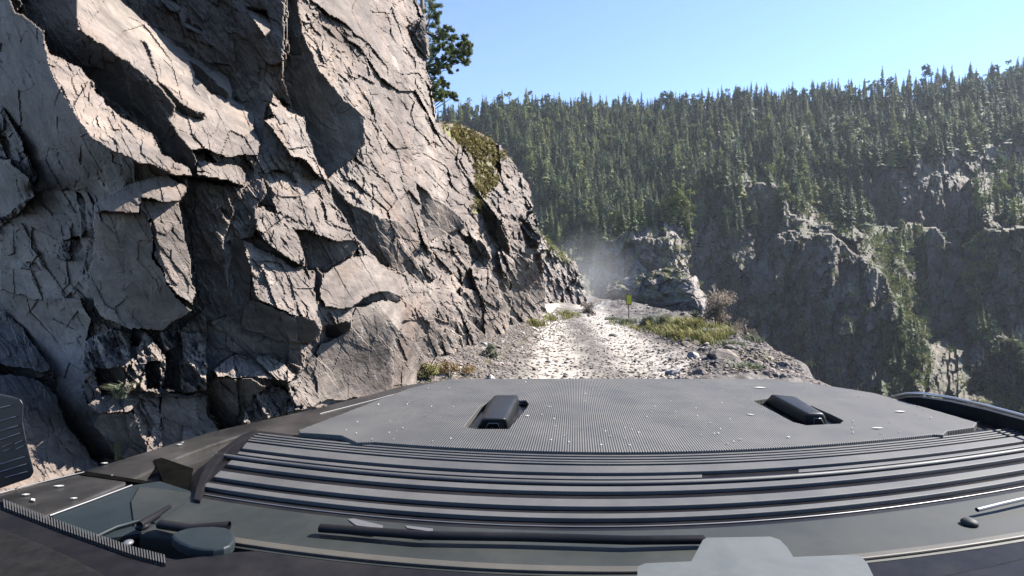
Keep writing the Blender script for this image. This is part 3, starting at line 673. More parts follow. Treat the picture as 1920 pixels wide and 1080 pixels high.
V, Q_ = tube([q-base for q in trunk_pts], .16, .03); link('trunk', np_mesh('trunk', V, Q_, smooth=True, mats=[M['bark']]), None, pine)
clumps = [(812,12,15),(800,-10,18),(816,30,13),(806,48,14),(822,62,15),(838,58,12),(846,70,9),(812,78,14),(872,74,10),(866,88,14),(879,95,12),(880,84,9),(858,100,13),(846,92,11),(832,84,12),(864,112,11),(850,116,10),(872,114,8),(836,104,12),(820,100,15),(804,104,14),(815,120,14),(832,124,10),(842,130,7),(806,138,14),(822,146,13),(834,158,9),(812,160,13),(800,160,14),(818,172,10),(832,172,10),(842,178,9),(852,180,7),(826,184,8),(812,182,9),(796,-40,22),(812,-34,14),(785,-70,24),(780,60,18),(785,110,18),(786,20,20)]
limbs = []; L = []
for (a, b_, r_) in clumps:
    Y = 16.4+rng.uniform(-.7, .7); c_ = P(a, b_, Y)-base; rr = r_/F*Y
    k = min(range(len(trunk_pts)), key=lambda i: abs((trunk_pts[i]-base)[2]-(c_[2]-.3))); s0 = trunk_pts[k]-base
    limbs.append(tube([s0, s0*.5+c_*.5+np.array([0, 0, -.12]), c_], .03, .008, 4))
    for q in range(11):
        cc = c_+rng.normal(size=3)*rr*np.array([.6, .6, .45]); L.append(leaf_ball(rng, 120, cc, rr*.36, .05, 0, .8, .12))
V, Q_ = join(limbs); link('branch', np_mesh('branch', V, Q_, smooth=True, mats=[M['bark']]), None, pine)['kind'] = 'stuff'
link('crown', quads_mesh('crown', L, M['pine']), None, pine)

# ================================================================ roadside plants
shrub('yellow_shrub', 'low yellow green shrub at the cliff foot by the far left hood corner', 'shrub', on_ground(800, 712)+np.array([0, 0, .0]), .30, .26, M['yellow'], rng, n=1100, size=.018)
shrub('orange_shrub', 'low orange brown shrub at the cliff foot just above the hood edge', 'shrub', on_ground(842, 706), .24, .30, M['orange'], rng, n=1100, size=.016)
shrub('ochre_shrub', 'small ochre shrub at the cliff foot, right of the orange brown one', 'shrub', on_ground(876, 702), .14, .26, M['orange'], rng, n=700, size=.014)
shrub('green_shrub', 'small grey green shrub on the scree at the cliff foot', 'shrub', on_ground(918, 672), .26, .26, M['sage'], rng, n=800, size=.02)
shrub('brown_shrub', 'tall dry pinkish brown bush on the outer road edge above the gorge', 'shrub', on_ground(1345, 618)+np.array([0, 0, 0]), 1.45, .75, M['drybush'], rng, n=3400, size=.035, nb=13)
shrub('sage_shrub', 'silvery green shrub at the left of the tall dry brown bush', 'shrub', on_ground(1308, 618), .62, .42, M['sage'], rng, n=1200, size=.03)
shrub('round_shrub', 'dark olive shrub in the middle where the road bends', 'shrub', on_ground(1103, 592), .85, .5, M['drybush'], rng, n=1500, size=.04)
shrub('bright_shrub', 'bright green shrub peeking over the outer road edge behind the brown bush', 'shrub', on_ground(1328, 600)+np.array([0, 1.5, .3]), .9, .5, M['yellow'], rng, n=1000, size=.04)
shrub('twiggy_shrub', 'thin grey brown bush on the road edge right of the tall dry bush', 'shrub', on_ground(1398, 634), .5, .5, M['drybush'], rng, n=500, size=.02)
for (a, b_, h, w_, lab) in ((1215, 610, .5, .5, 'yellow green grass tuft right of the yellow marker'), (1245, 612, .55, .5, 'yellow grass tuft between the marker and the tall dry bush'), (1275, 618, .6, .55, 'tall yellow grass tuft at the left of the silvery shrub'),
                            (1303, 626, .5, .5, 'bright yellow green grass clump in front of the tall dry bush'), (1330, 634, .35, .5, 'short grass clump under the tall dry bush'), (1175, 606, .3, .7, 'low grass patch around the foot of the yellow marker'),
                            (1150, 600, .22, .6, 'thin grass patch left of the yellow marker'), (1410, 640, .25, .4, 'short yellow grass on the road edge below the twiggy bush'), (1372, 660, .2, .4, 'short green grass patch on the rubble shoulder'),
                            (1400, 690, .16, .35, 'short green grass patch on the shoulder nearest the hood'), (1000, 612, .3, .7, 'grass patch at the foot of the cliff corner'), (1060, 592, .4, 1.2, 'yellow grass strip below the dark ridge at the bend')):
    tuft('grass_tuft', lab, 'grass', on_ground(a, b_), h, w_, M['yellow'] if rng.random() < .6 else M['sage'], rng, 'grass tufts along the road', n=260, bw=.014)
tuft('dry_stalks', 'bare pale stalks on the rock edge right above the hood', 'plant', on_ground(1462, 662), .5, .15, M['drybush'], rng, n=22, droop=.4, bw=.012)
tuft('ledge_plant', 'small pale green plant growing on a rock ledge low in the cliff', 'plant', surf(RC, 228, 736)+np.array([.02, -.03, 0]), .13, .06, M['sage'], rng, n=130, droop=.9, bw=.004)
tuft('ledge_grass', 'small green tuft hanging from the left end of the rock ledge', 'plant', surf(RC, 205, 736)+np.array([.02, -.03, 0]), .07, .04, M['sage'], rng, n=60, droop=1.2, bw=.003)
tuft('dry_grass', 'dry yellow grass stems in the dark crevice below the ledge plant', 'plant', surf(RC, 216, 850)+np.array([.06, -.06, 0]), .22, .03, M['yellow'], rng, n=16, droop=.35, bw=.0022)
for (a, b_, h, lab) in ((128, 640, .35, 'long bare twig hanging in the dark crack at the left'), (72, 260, .28, 'bare twig in front of the dark rock at the upper left'), (415, 800, .1, 'dry twig at the cliff foot above the left fender')):
    tuft('twig', lab, 'twig', surf(RC, a, b_)+np.array([.03, -.06, 0]), h, .02, M['drybush'], rng, n=4, droop=.15, bw=.0015)

L = []; GC = {}
for poly, n_, h_ in (([(1195,600),(1340,612),(1385,630),(1330,650),(1230,628)], 5200, .42), ([(1130,596),(1200,598),(1220,625),(1150,612)], 1500, .22), ([(1330,650),(1440,660),(1470,690),(1380,700),(1330,680)], 700, .14),
                     ([(1020,596),(1085,588),(1085,596),(1022,606)], 900, .35), ([(885,690),(960,650),(1010,612),(1020,616),(960,665),(905,700)], 500, .12), ([(782,706),(880,700),(884,712),(784,720)], 900, .10)):
    for a, b_ in rand_in(poly, n_, rng):
        if fbm(np.array([a/14]), np.array([b_/6]), 3, 9)[0] < -.1: continue
        i_ = (int(round(a/6)), int(round(b_/2)))
        if i_ not in GC: GC[i_] = on_ground(i_[0]*6, i_[1]*2)
        p = GC[i_]+np.array([(a-i_[0]*6)/F*GC[i_][1], (b_-i_[1]*2)/F*-GC[i_][1]**2/CZ*.6, 0]); p[2] = gz(p[0], p[1])-.01; L.append(blades(rng, 1, h_*rng.uniform(.3, 1.0), .05, .006+.0005*p[1], .6)+p)
o = link('grass', quads_mesh('grass', L, M['yellow'])); tag(o, 'patchy yellow green grass along the road shoulders', kind='stuff')
# ================================================================ marker post
mp = empty('marker_post', tuple(on_ground(1179, 602))); tag(mp, 'small yellow rectangular road marker on a thin dark post at the road edge', 'sign')
d_ = mp.location.y; hpx = lambda n: n/F*d_
V, Q_ = tube([(0, 0, -.2), (.0, 0, hpx(26)), (-.01, 0, hpx(44))], hpx(1.0), hpx(1.0), 6); link('post', np_mesh('post', V, Q_, mats=[simple_mat('marker_post_steel', (.06, .05, .04), .7)]), None, mp)
def boxmesh(name, x0, x1, y0, y1, z0, z1, mat, bev=0):
    bm = bmesh.new(); bmesh.ops.create_cube(bm, size=1)
    for v in bm.verts: v.co = Vector((x0+(v.co.x+.5)*(x1-x0), y0+(v.co.y+.5)*(y1-y0), z0+(v.co.z+.5)*(z1-z0)))
    if bev: bmesh.ops.bevel(bm, geom=bm.edges[:], offset=bev, segments=2, affect='EDGES', profile=.6)
    me = bpy.data.meshes.new(name); bm.to_mesh(me); bm.free(); me.materials.append(mat); return me
link('panel', boxmesh('panel', -hpx(4.2), hpx(4.2), -.03, -.015, hpx(32), hpx(48), simple_mat('marker_yellow', (.62, .50, .02), .5), .004), None, mp)
link('back_plate', boxmesh('back_plate', -hpx(5.4), hpx(5.4), -.012, 0, hpx(30.5), hpx(50), simple_mat('marker_back', (.16, .13, .03), .7), .003), None, mp)

# ================================================================ loose rocks
def rock_arrays(seed):
    r = np.random.default_rng(seed); bm = bmesh.new(); bmesh.ops.create_icosphere(bm, subdivisions=2, radius=1)
    sc_ = r.uniform(.55, 1.1, 3)*np.array([1.1, 1, .6])
    planes = [(lambda d: (d/np.linalg.norm(d), r.uniform(.5, .85)))(r.normal(size=3)) for _ in range(9)]
    V = []
    for v in bm.verts:
        p = np.array(v.co)
        for d, k in planes:
            s_ = p@d
            if s_ > k: p = p-d*(s_-k)
        V.append(p*sc_)
    Q_ = [[v.index for v in f.verts] for f in bm.faces]; bm.free(); return np.array(V), np.array(Q_)
RA = [rock_arrays(s) for s in range(7)]
M['stone'] = rock_mat('loose_stone', ((.09, .076, .068), (.16, .138, .122), (.26, .23, .205)), 3)
M['pale'] = rock_mat('pale_stone', ((.30, .27, .24), (.40, .37, .34), (.5, .47, .44)), 3)
for k_ in ('stone', 'pale'):
    pass
RM = {k_: [np_mesh('loose_rock', V, Q_, mats=[M[k_]], attrs={'tint': np.zeros(len(V))}) for V, Q_ in RA] for k_ in ('stone', 'pale')}
def put_rock(x, y, s, mk, label, group=None, name='loose_rock', sink=.15):
    o = link(name, RM[mk][int(rng.integers(7))]); o.location = (x, y, gz(x, y)+s*.3-sink*s); o.scale = (s, s, s); o.rotation_euler = (rng.uniform(-.4, .4), rng.uniform(-.4, .4), rng.uniform(0, 6.28)); return tag(o, label, 'rock', group)
p = on_ground(1262, 704); put_rock(p[0], p[1], .20, 'pale', 'largest pale rock lying on the road just above the middle of the hood')
p = on_ground(1358, 676); put_rock(p[0], p[1], .30, 'stone', 'large grey slab half buried in the outer shoulder of the road')
p = on_ground(1312, 704); put_rock(p[0], p[1], .13, 'stone', 'dark grey block on the shoulder next to the largest pale rock')
p = on_ground(1200, 604); put_rock(p[0]+.3, p[1], .28, 'stone', 'dark rock in the grass right of the yellow marker')
n = 0
while n < 170:
    y = float(np.exp(rng.uniform(math.log(7.5), math.log(34)))); f_, e_ = float(foot_x(y)), float(edge_x(y)); q = rng.random()
    x = f_+.35+rng.exponential(.5) if q < .3 else (e_-.2-rng.exponential(1.3) if q < .8 else rng.uniform(f_+1, e_-1))
    if not (f_+.3 < x < e_): continue
    s = rng.uniform(.035, .11)*(1+.5*rng.random()**3)*(1.6 if abs(x-e_) < 1.5 and rng.random() < .3 else 1)
    put_rock(x, y, s, 'stone' if rng.random() < .6 else 'pale', 'small loose rock among many scattered over the rubble beside the wheel tracks', 'loose rocks on the road'); n += 1
Vs, Qs, off = [], [], 0
for i in range(19000):
    y = float(np.exp(rng.uniform(math.log(7.0), math.log(32)))); f_, e_ = float(foot_x(y)), float(edge_x(y)); q = rng.random()
    x = f_+.15+rng.exponential(.6) if q < .33 else (e_-rng.exponential(1.5) if q < .86 else rng.uniform(f_+.5, e_))
    if not (f_ < x < e_+.3): continue
    s = rng.uniform(.010, .035)*(1+1.2*rng.random()**4); V, Q_ = RA[i % 7]; a = rng.uniform(0, 6.28); c_, s_ = math.cos(a), math.sin(a)
    A_ = V*s; Vs.append(np.stack([A_[:, 0]*c_-A_[:, 1]*s_+x, A_[:, 0]*s_+A_[:, 1]*c_+y, A_[:, 2]], -1)); Qs.append(Q_+off); off += len(V); Vs[-1] = np.column_stack([Vs[-1], np.full(len(V), x), np.full(len(V), y)])
A_ = np.concatenate(Vs); A_[:, 2] += ground_h(A_[:, 3], A_[:, 4])+.004
o = link('gravel', np_mesh('gravel', A_[:, :3], np.concatenate(Qs), mats=[M['stone']], attrs={'tint': np.zeros(len(A_))})); tag(o, 'sharp grey gravel strewn along the sides of the road', kind='stuff')

# ================================================================ VEHICLE
YAW = -math.atan(120/960)
car = empty('off_road_vehicle', (.25, -.3, 0), YAW); tag(car, 'dark grey off-road vehicle whose ribbed hood fills the bottom of the view', 'car')
bpy.context.view_layer.update(); CI = np.array(car.matrix_world.inverted())
def loc_(V): V = np.asarray(V, float); return V@CI[:3, :3].T+CI[:3, 3]
def hp(px, py, z): Y = -z*F/(py-540); return np.array([(px-960)/F*Y, Y, CZ+z])
def prism(name, outer, z, thick, mat, parent=car, holes=(), bev=0, seg=2, flat=False, zf=None):
    """solid plate whose upper outline is seen at the given spots of the photo; z below eye level"""
    loops = [outer]+list(holes); L3 = [[Vector(hp(a, b_, zf(a, b_) if zf else z)) for a, b_ in l] for l in loops]
    flat_ = [v for l in L3 for v in l]; tri = tessellate_polygon(L3); n = len(flat_)
    V = loc_(np.array([list(v) for v in flat_]+[[v.x, v.y, v.z-thick] for v in flat_]))
    bm = bmesh.new(); bv = [bm.verts.new(v) for v in V]
    for t_ in tri:
        try: bm.faces.new([bv[i] for i in t_]); bm.faces.new([bv[i+n] for i in reversed(t_)])
        except ValueError: pass
    off = 0
    for l in loops:
        k = len(l)
        for i in range(k):
            a, b_ = off+i, off+(i+1) % k
            try: bm.faces.new([bv[a], bv[a+n], bv[b_+n], bv[b_]])
            except ValueError: pass
        off += k
    bmesh.ops.recalc_face_normals(bm, faces=bm.faces[:])
    if bev:
        bmesh.ops.dissolve_limit(bm, angle_limit=.01, verts=bm.verts[:], edges=bm.edges[:])
        ed = [e for e in bm.edges if len(e.link_faces) == 2 and e.calc_face_angle() > .8 and max(v.co.z for v in e.verts) > CZ+z-.2*thick-1e-4 and abs(e.verts[0].co.z-e.verts[1].co.z) < thick*.5]
        bmesh.ops.bevel(bm, geom=ed, offset=bev, segments=seg, affect='EDGES', profile=.6, clamp_overlap=True)
        bmesh.ops.triangulate(bm, faces=[f for f in bm.faces if len(f.verts) > 4])
    me = bpy.data.meshes.new(name); bm.to_mesh(me); bm.free(); me.materials.append(mat)
    return link(name, me, None, parent)
def ptube(name, pts, r_, mat, parent=car, sides=8, r1=None):
    V, Q_ = tube([hp(*p) for p in pts], r_, r_ if r1 is None else r1, sides); return link(name, np_mesh(name, loc_(V), Q_, smooth=True, mats=[mat]), None, parent)
def dirty(name, col, rough, dust=(.22, .20, .18), amt=.35, spec=.5, ribs=False, coat=0):
    m, t, b = mat_new(name); v = coords(t)
    n1 = noise(t, v, 7, 6, .7); n2 = noise(t, v, 160, 3, .8)
    f1 = ramp(t, n1, [(.4, (0, 0, 0)), (.75, (amt,)*3)]); f2 = ramp(t, n2, [(.62, (0, 0, 0)), (.72, (.5*amt,)*3)])
    c = mix(t, f1, col, dust); c = mix(t, f2, c, dust)
    r_ = ramp(t, n1, [(.3, (rough,)*3), (.75, (min(rough+.2, .9),)*3)]); t.links.new(r_, b.inputs['Roughness']); b.inputs['Specular IOR Level'].default_value = spec
    b.inputs['Coat Weight'].default_value = coat; b.inputs['Coat Roughness'].default_value = .1
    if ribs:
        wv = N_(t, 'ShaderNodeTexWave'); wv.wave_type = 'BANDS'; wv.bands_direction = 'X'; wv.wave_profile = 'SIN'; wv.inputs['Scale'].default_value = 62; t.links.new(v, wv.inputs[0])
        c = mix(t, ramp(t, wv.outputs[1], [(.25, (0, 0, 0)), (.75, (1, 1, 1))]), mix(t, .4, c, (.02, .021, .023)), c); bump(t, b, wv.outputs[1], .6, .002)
    else: bump(t, b, n2, .15, .001)
    t.links.new(c, b.inputs['Base Color']); return m
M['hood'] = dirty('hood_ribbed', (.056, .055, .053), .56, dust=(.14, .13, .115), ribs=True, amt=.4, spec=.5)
M['paint'] = dirty('fender_paint', (.010, .0095, .009), .30, dust=(.07, .063, .055), amt=.5, coat=.3)
M['black'] = dirty('black_trim', (.008, .008, .010), .28, amt=.06)
M['slat'] = dirty('hood_slat', (.048, .047, .046), .56, dust=(.13, .12, .11), amt=.3, spec=.5)
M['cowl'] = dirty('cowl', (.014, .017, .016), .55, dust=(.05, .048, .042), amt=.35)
M['tan'] = dirty('edge_reflection', (.05, .045, .036), .5, dust=(.1, .09, .07), amt=.3)
M['blue'] = dirty('well_panel', (.012, .018, .021), .42, dust=(.05, .05, .05), amt=.3)
M['line'] = simple_mat('trim_and_highlight', (.12, .12, .125), .4, metal=.3)  # pale metal for real trim and for drawn highlight lines
def matte(name, col, col2, vscale):
    m = bpy.data.materials.new(name); m.use_nodes = True; t = m.node_tree; t.nodes.clear(); o = t.nodes.new('ShaderNodeOutputMaterial'); d = t.nodes.new('ShaderNodeBsdfDiffuse'); t.links.new(d.outputs[0], o.inputs[0])
    t.links.new(ramp(t, noise(t, coords(t), vscale, 5, .7), [(.35, col), (.7, col2)]), d.inputs[0]); return m
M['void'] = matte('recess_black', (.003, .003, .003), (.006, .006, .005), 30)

M['plastic'] = dirty('scoop_plastic', (.014, .015, .017), .34, dust=(.05, .05, .05), amt=.2)
M['cloth'] = None
M['flake'] = simple_mat('leaf_flake', (.55, .52, .45), .7)
M['refl_grey'] = simple_mat('reflection_grey', (.065, .070, .068), .5, var=(.085, .09, .086), vscale=25)
for k_, io in (('black', 1.17), ('cowl', 1.42), ('slat', 1.55), ('plastic', 1.35), ('blue', 1.3)):
    [n_ for n_ in M[k_].node_tree.nodes if n_.type == 'BSDF_PRINCIPLED'][0].inputs['IOR'].default_value = io
M['cloth'] = matte('dash_cloth', (.011, .0108, .0115), (.018, .0175, .018), 60)
def lag(x, a, b_, c_):
    (x0, y0), (x1, y1), (x2, y2) = a, b_, c_
    return y0*(x-x1)*(x-x2)/((x0-x1)*(x0-x2))+y1*(x-x0)*(x-x2)/((x1-x0)*(x1-x2))+y2*(x-x0)*(x-x1)/((x2-x0)*(x2-x1))
def bandy(x, t_):
    top = lag(x, (475, 809), (1180, 851), (1920, 797)); bot = lag(x, (370, 927), (1180, 989), (1920, 914)); return top*(1-t_)+bot*t_
def band(name, t0, t1, z, thick, mat, x0=None, x1=2000, n=70, bev=.0015, par=car):
    xa = 475-112*t0**1.2 if x0 is None else x0; xb = 475-112*t1**1.2 if x0 is None else x0
    up = [(a, bandy(a, t0)) for a in np.linspace(xa, x1, n)]; dn = [(a, bandy(a, t1)) for a in np.linspace(x1, xb, n)]
    return prism(name, up+dn, z, thick, mat, par, bev=bev)
# body shell under everything, fenders and hood skin
prism('body', [(-10,935),(150,893),(400,818),(600,773),(760,730),(845,716),(1440,716),(1540,726),(1640,742),(1700,757),(1920,806),(2150,868),(2150,1250),(-120,1250),(-120,975)], -.352, .55, M['paint'], bev=.012, seg=3)
prism('fender_lip', [(-60,943),(0,925),(150,885),(400,808),(600,764),(760,722),(838,712),(850,716),(770,731),(600,776),(452,815),(400,832),(330,858),(235,905),(95,962),(0,1000),(-60,1020)], -.338, .03, M['paint'], bev=.004)
panel = prism('hood_panel', [(770,727),(842,711),(1100,709.5),(1440,711),(1540,721),(1640,737),(1760,771),(1832,792),(1826,801),(1776,808),(1768,815)]+[(a, bandy(a, 0)-4) for a in np.linspace(1750, 700, 30)]+[(668,829),(640,816),(600,813),(562,811),(560,806)], -.320, .014, M['hood'],
    holes=[[(870,800),(902,760),(920,752),(985,750),(991,757),(986,766),(953,804),(893,804)], [(1412,751),(1440,747),(1523,761),(1581,788),(1575,794),(1512,797),(1487,791)]], bev=.002)
prism('hood_skin', [(452,815),(600,774),(770,728),(842,714),(1440,714),(1640,741),(1760,766),(1920,800),(2100,845)]+[(a, bandy(a, 0)+2) for a in np.linspace(2100, 475, 40)], -.336, .03, M['paint'], bev=.002)
# dark louvre base and its raised slats
lou = band('louvre', -.02, 1.06, -.331, .03, M['black'], bev=0)
T = lambda y: (y-851)/138.
for (a, b_, zz, mk, xa, xb) in ((852.5, 855, -.326, 'slat', None, 2000), (857.5, 860, -.326, 'slat', None, 2000), (862.5, 865, -.326, 'slat', None, 2000), (867, 869.5, -.326, 'slat', None, 2000), (873, 886, -.324, 'slat', None, 2000),
    (892.5, 898, -.325, 'slat', None, 1316), (892.5, 898, -.325, 'slat', 1497, 2000), (911.5, 921, -.324, 'slat', None, 2000), (935, 949, -.324, 'slat', None, 2000), (962, 971, -.324, 'slat', None, 2000)):
    band('slat', T(a), T(b_), zz, .006, M[mk], xa, xb, par=lou, bev=.0012)
V, Q_ = tube([hp(a, bandy(a, T(906)), -.326) for a in np.linspace(405, 2000, 70)], .0042, .0042, 8); link('ridge_bar', np_mesh('ridge_bar', loc_(V), Q_, smooth=True, mats=[M['slat']]), None, lou)
V, Q_ = tube([hp(a, bandy(a, T(987)), -.330) for a in np.linspace(375, 2000, 70)], .0011, .0011, 6); link('seam', np_mesh('seam', loc_(V), Q_, smooth=True, mats=[M['line']]), None, lou)
prism('louvre_end', [(478,806),(452,815),(410,845),(385,870),(370,905),(362,935),(375,938),(386,905),(404,872),(432,838),(486,808)], -.322, .012, M['black'], bev=.002)
# scoops
def hump(name, fb, ft, bt, bb, slot):
    zt, zb = -.296, -.336; pts = [hp(*fb[0], zb), hp(*fb[1], zb), hp(*bb[1], zb), hp(*bb[0], zb), hp(*ft[0], zt-.004), hp(*ft[1], zt-.004), hp(*bt[1], zt+.002), hp(*bt[0], zt+.002)]
    bm = bmesh.new(); vs_ = [bm.verts.new(v) for v in loc_(np.array(pts))]
    for f in ((0, 1, 5, 4), (1, 2, 6, 5), (2, 3, 7, 6), (3, 0, 4, 7), (4, 5, 6, 7), (3, 2, 1, 0)): bm.faces.new([vs_[i] for i in f])
    bmesh.ops.recalc_face_normals(bm, faces=bm.faces[:]); bmesh.ops.bevel(bm, geom=bm.edges[:], offset=.009, segments=4, affect='EDGES', profile=.5)
    for f in bm.faces: f.smooth = True
    me = bpy.data.meshes.new(name); bm.to_mesh(me); bm.free(); me.materials.append(M['plastic']); o = link(name, me, None, car)
    # outlined slot on the face turned to the windscreen
    c0, c1, c2, c3 = [np.array(p) for p in (pts[0], pts[1], pts[5], pts[4])]; q = lambda u, v: (c0*(1-u)+c1*u)*(1-v)+(c3*(1-u)+c2*u)*v+np.array([0, -.004, .001])
    V, Q_ = tube([q(.28, .12), q(.34, .62), q(.66, .62), q(.74, .12)], .0014, .0014, 6); link('slot_rim', np_mesh('slot_rim', loc_(V), Q_, smooth=True, mats=[M['line']]), None, o)
    bm = bmesh.new(); vv = [bm.verts.new(v) for v in loc_(np.array([q(.3, .1), q(.35, .58), q(.65, .58), q(.72, .1)]+[q(u, v)+np.array([0, .01, 0]) for u, v in ((.3, .1), (.35, .58), (.65, .58), (.72, .1))]))]
    for f in ((0, 1, 2, 3), (7, 6, 5, 4), (0, 4, 5, 1), (1, 5, 6, 2), (2, 6, 7, 3), (3, 7, 4, 0)): bm.faces.new([vv[i] for i in f])
    bmesh.ops.recalc_face_normals(bm, faces=bm.faces[:]); me = bpy.data.meshes.new('slot'); bm.to_mesh(me); bm.free(); me.materials.append(M['black']); link('slot', me, None, o)
    return o
hump('hood_scoop', ((893, 807), (953, 807)), ((902, 785), (950, 785)), ((928, 740), (972, 740)), ((912, 756), (976, 756)), None)
hump('hood_scoop', ((1512, 800), (1556, 800)), ((1511, 775), (1547, 775)), ((1444, 738), (1492, 743)), ((1430, 754), (1500, 758)), None)
# rail on the far right fender
rail = ptube('side_rail', [(1664, 748, -.335), (1680, 742, -.318), (1700, 738, -.30), (1725, 737.5, -.292), (1780, 745, -.29), (1850, 761, -.288), (1920, 780, -.285), (2060, 815, -.28)], .0042, simple_mat('rail_metal', (.5, .5, .5), .3, metal=.9), sides=8)
top_ = [hp(*p) for p in ((1680, 750, -.328), (1700, 745, -.312), (1725, 745, -.304), (1780, 753, -.302), (1850, 769, -.300), (1920, 788, -.297), (2060, 824, -.292))]
V = []; 
for p_ in top_: V += [p_, np.array([p_[0], p_[1], CZ-.345]), p_+np.array([.02, .02, 0]), np.array([p_[0]+.02, p_[1]+.02, CZ-.345])]
Q_ = []
for i in range(len(top_)-1):
    a = i*4; Q_ += [[a, a+1, a+5, a+4], [a+2, a+6, a+7, a+3], [a, a+4, a+6, a+2]]
link('rail_gap_black', np_mesh('rail_gap_black', loc_(np.array(V)), np.array(Q_), mats=[M['black']]), None, rail)  # black sheet added as the dark gap under the rail
for (a, b_, c_, d2) in ((1790, 777, 1895, 797), (1760, 764, 1930, 788), (1830, 790, 1920, 806)): ptube('fender_crease', [(a, b_, -.334), (c_, d2, -.334)], .0012, M['line'], sides=5)
# left fender details
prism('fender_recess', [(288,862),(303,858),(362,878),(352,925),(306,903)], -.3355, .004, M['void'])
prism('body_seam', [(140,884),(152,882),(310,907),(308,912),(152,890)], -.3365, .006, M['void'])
ptube('fender_highlight', [(-20, 930, -.336), (60, 908, -.336), (158, 885, -.336)], .0012, M['line'], sides=6)  # pale tube drawn as the highlight along the fender
ptube('fender_crease', [(600, 776, -.335), (700, 750, -.335), (770, 731, -.335)], .0014, M['line'], sides=6)
well = prism('wiper_well', [(93,967),(247,910),(300,902),(372,925),(360,940),(330,985),(262,1000),(180,1012)], -.331, .006, M['blue'], bev=.001)
ptube('well_edge', [(93, 967, -.329), (170, 939, -.329), (247, 910, -.329)], .0016, M['line'], well, 6)  # pale tube draws the lit line along the well
ptube('well_edge', [(180, 1006, -.326), (218, 988, -.326), (262, 976, -.326)], .0028, M['blue'], well, 6)
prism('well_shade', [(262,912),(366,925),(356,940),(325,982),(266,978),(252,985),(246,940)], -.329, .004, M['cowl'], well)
# cowl, reflected edge line, seal, dashboard
def Cy(x): return lag(x, (440, 1012), (1180, 1066), (1920, 1000))
cw = [(a, bandy(a, 1)+4) for a in np.linspace(362, 2060, 50)]
prism('cowl', cw+[(a, Cy(a)+14) for a in np.linspace(2060, 330, 50)]+[(262, 1000), (330, 952)], -.327, .03, M['cowl'], bev=.004)
prism('edge_reflection', [(a, Cy(a)-6) for a in np.linspace(432, 2060, 50)]+[(a, Cy(a)+5) for a in np.linspace(2060, 432, 50)], -.3235, .006, M['tan'], bev=.002)  # tan strip painted as the reflected lower edge of the windscreen
seal = prism('windscreen_seal', [(-120,915),(0,938),(120,985),(245,1030),(330,1048),(440,1034)]+[(a, Cy(a)+14) for a in np.linspace(480, 2060, 40)]+[(2060,1300),(-120,1300)], -.318, .03, M['black'], bev=.003)
teeth = []
for i in range(58):
    f = i/57; a = 6+f*300; yy = float(np.interp(a, [0, 120, 245, 306], [942, 988, 1032, 1048]))
    q = [hp(a, yy-9, -.314), hp(a+2.6, yy-8, -.314), hp(a+4.4, yy+8, -.314), hp(a+1.8, yy+7, -.314)]
    teeth.append((np.array([*q, *[v-np.array([0, 0, .006]) for v in q]]), np.array([[0, 3, 2, 1], [0, 1, 5, 4], [1, 2, 6, 5], [2, 3, 7, 6], [3, 0, 4, 7]])))
V, Q_ = join(teeth); link('seal_tooth', np_mesh('seal_tooth', loc_(V), Q_, mats=[M['slat']]), None, seal)['kind'] = 'stuff'
prism('dashboard', [(-200,910),(0,988),(60,1008),(130,1038),(220,1086),(300,1140),(300,1400),(-200,1400)], -.300, .05, M['cloth'], bev=.006, seg=3)
prism('dash_edge', [(1655,1092),(1760,1078),(1860,1058),(2000,1024),(2000,1300),(1655,1300)], -.302, .04, M['black'], bev=.004)
# wiper, nozzle, washer cap
wip = ptube('wiper', [(300, 983, -.318), (360, 992, -.315), (430, 986, -.313)], .006, M['black'])
prism('wiper_cap', [(322,1002),(334,995),(350,990),(372,987),(400,986),(424,988),(436,994),(441,1003),(439,1013),(432,1022),(420,1027),(400,1030),(378,1029),(356,1025),(338,1017),(326,1009)], -.310, .012, M['blue'], bev=.004, seg=3)
ptube('wiper_blade', [(600, 990, -.318), (800, 1004, -.316), (980, 1007, -.316), (1180, 1013, -.316), (1320, 1012, -.318)], .0055, M['black'], wip)
prism('wiper_clip', [(652,973),(664,972),(718,985),(712,990),(668,985)], -.316, .003, M['line'], wip); prism('wiper_clip', [(760,985),(812,991),(806,996),(764,990)], -.316, .003, M['line'], wip)
def ball(name, px, py, z, r_, mat, parent=car, sq=(1, 1, .6)):
    bm = bmesh.new(); bmesh.ops.create_uvsphere(bm, u_segments=18, v_segments=10, radius=r_)
    c_ = loc_(hp(px, py, z)[None])[0]
    for v in bm.verts: v.co = Vector((v.co.x*sq[0]+c_[0], v.co.y*sq[1]+c_[1], v.co.z*sq[2]+c_[2]))
    for f in bm.faces: f.smooth = True
    me = bpy.data.meshes.new(name); bm.to_mesh(me); bm.free(); me.materials.append(mat); return link(name, me, None, parent)
ball('washer_nozzle', 1818, 980, -.324, .010, M['cowl'])
ptube('wiper_arm', [(1832, 956, -.318), (1880, 944, -.316), (1960, 926, -.316)], .003, M['line'], wip)
ball('hinge_cap', 268, 986, -.320, .009, M['black']); ball('hose_clip', 240, 1018, -.316, .006, M['line'])
ptube('hinge_arm', [(262, 985, -.316), (290, 968, -.314), (318, 950, -.316)], .0055, M['black'], r1=.003)
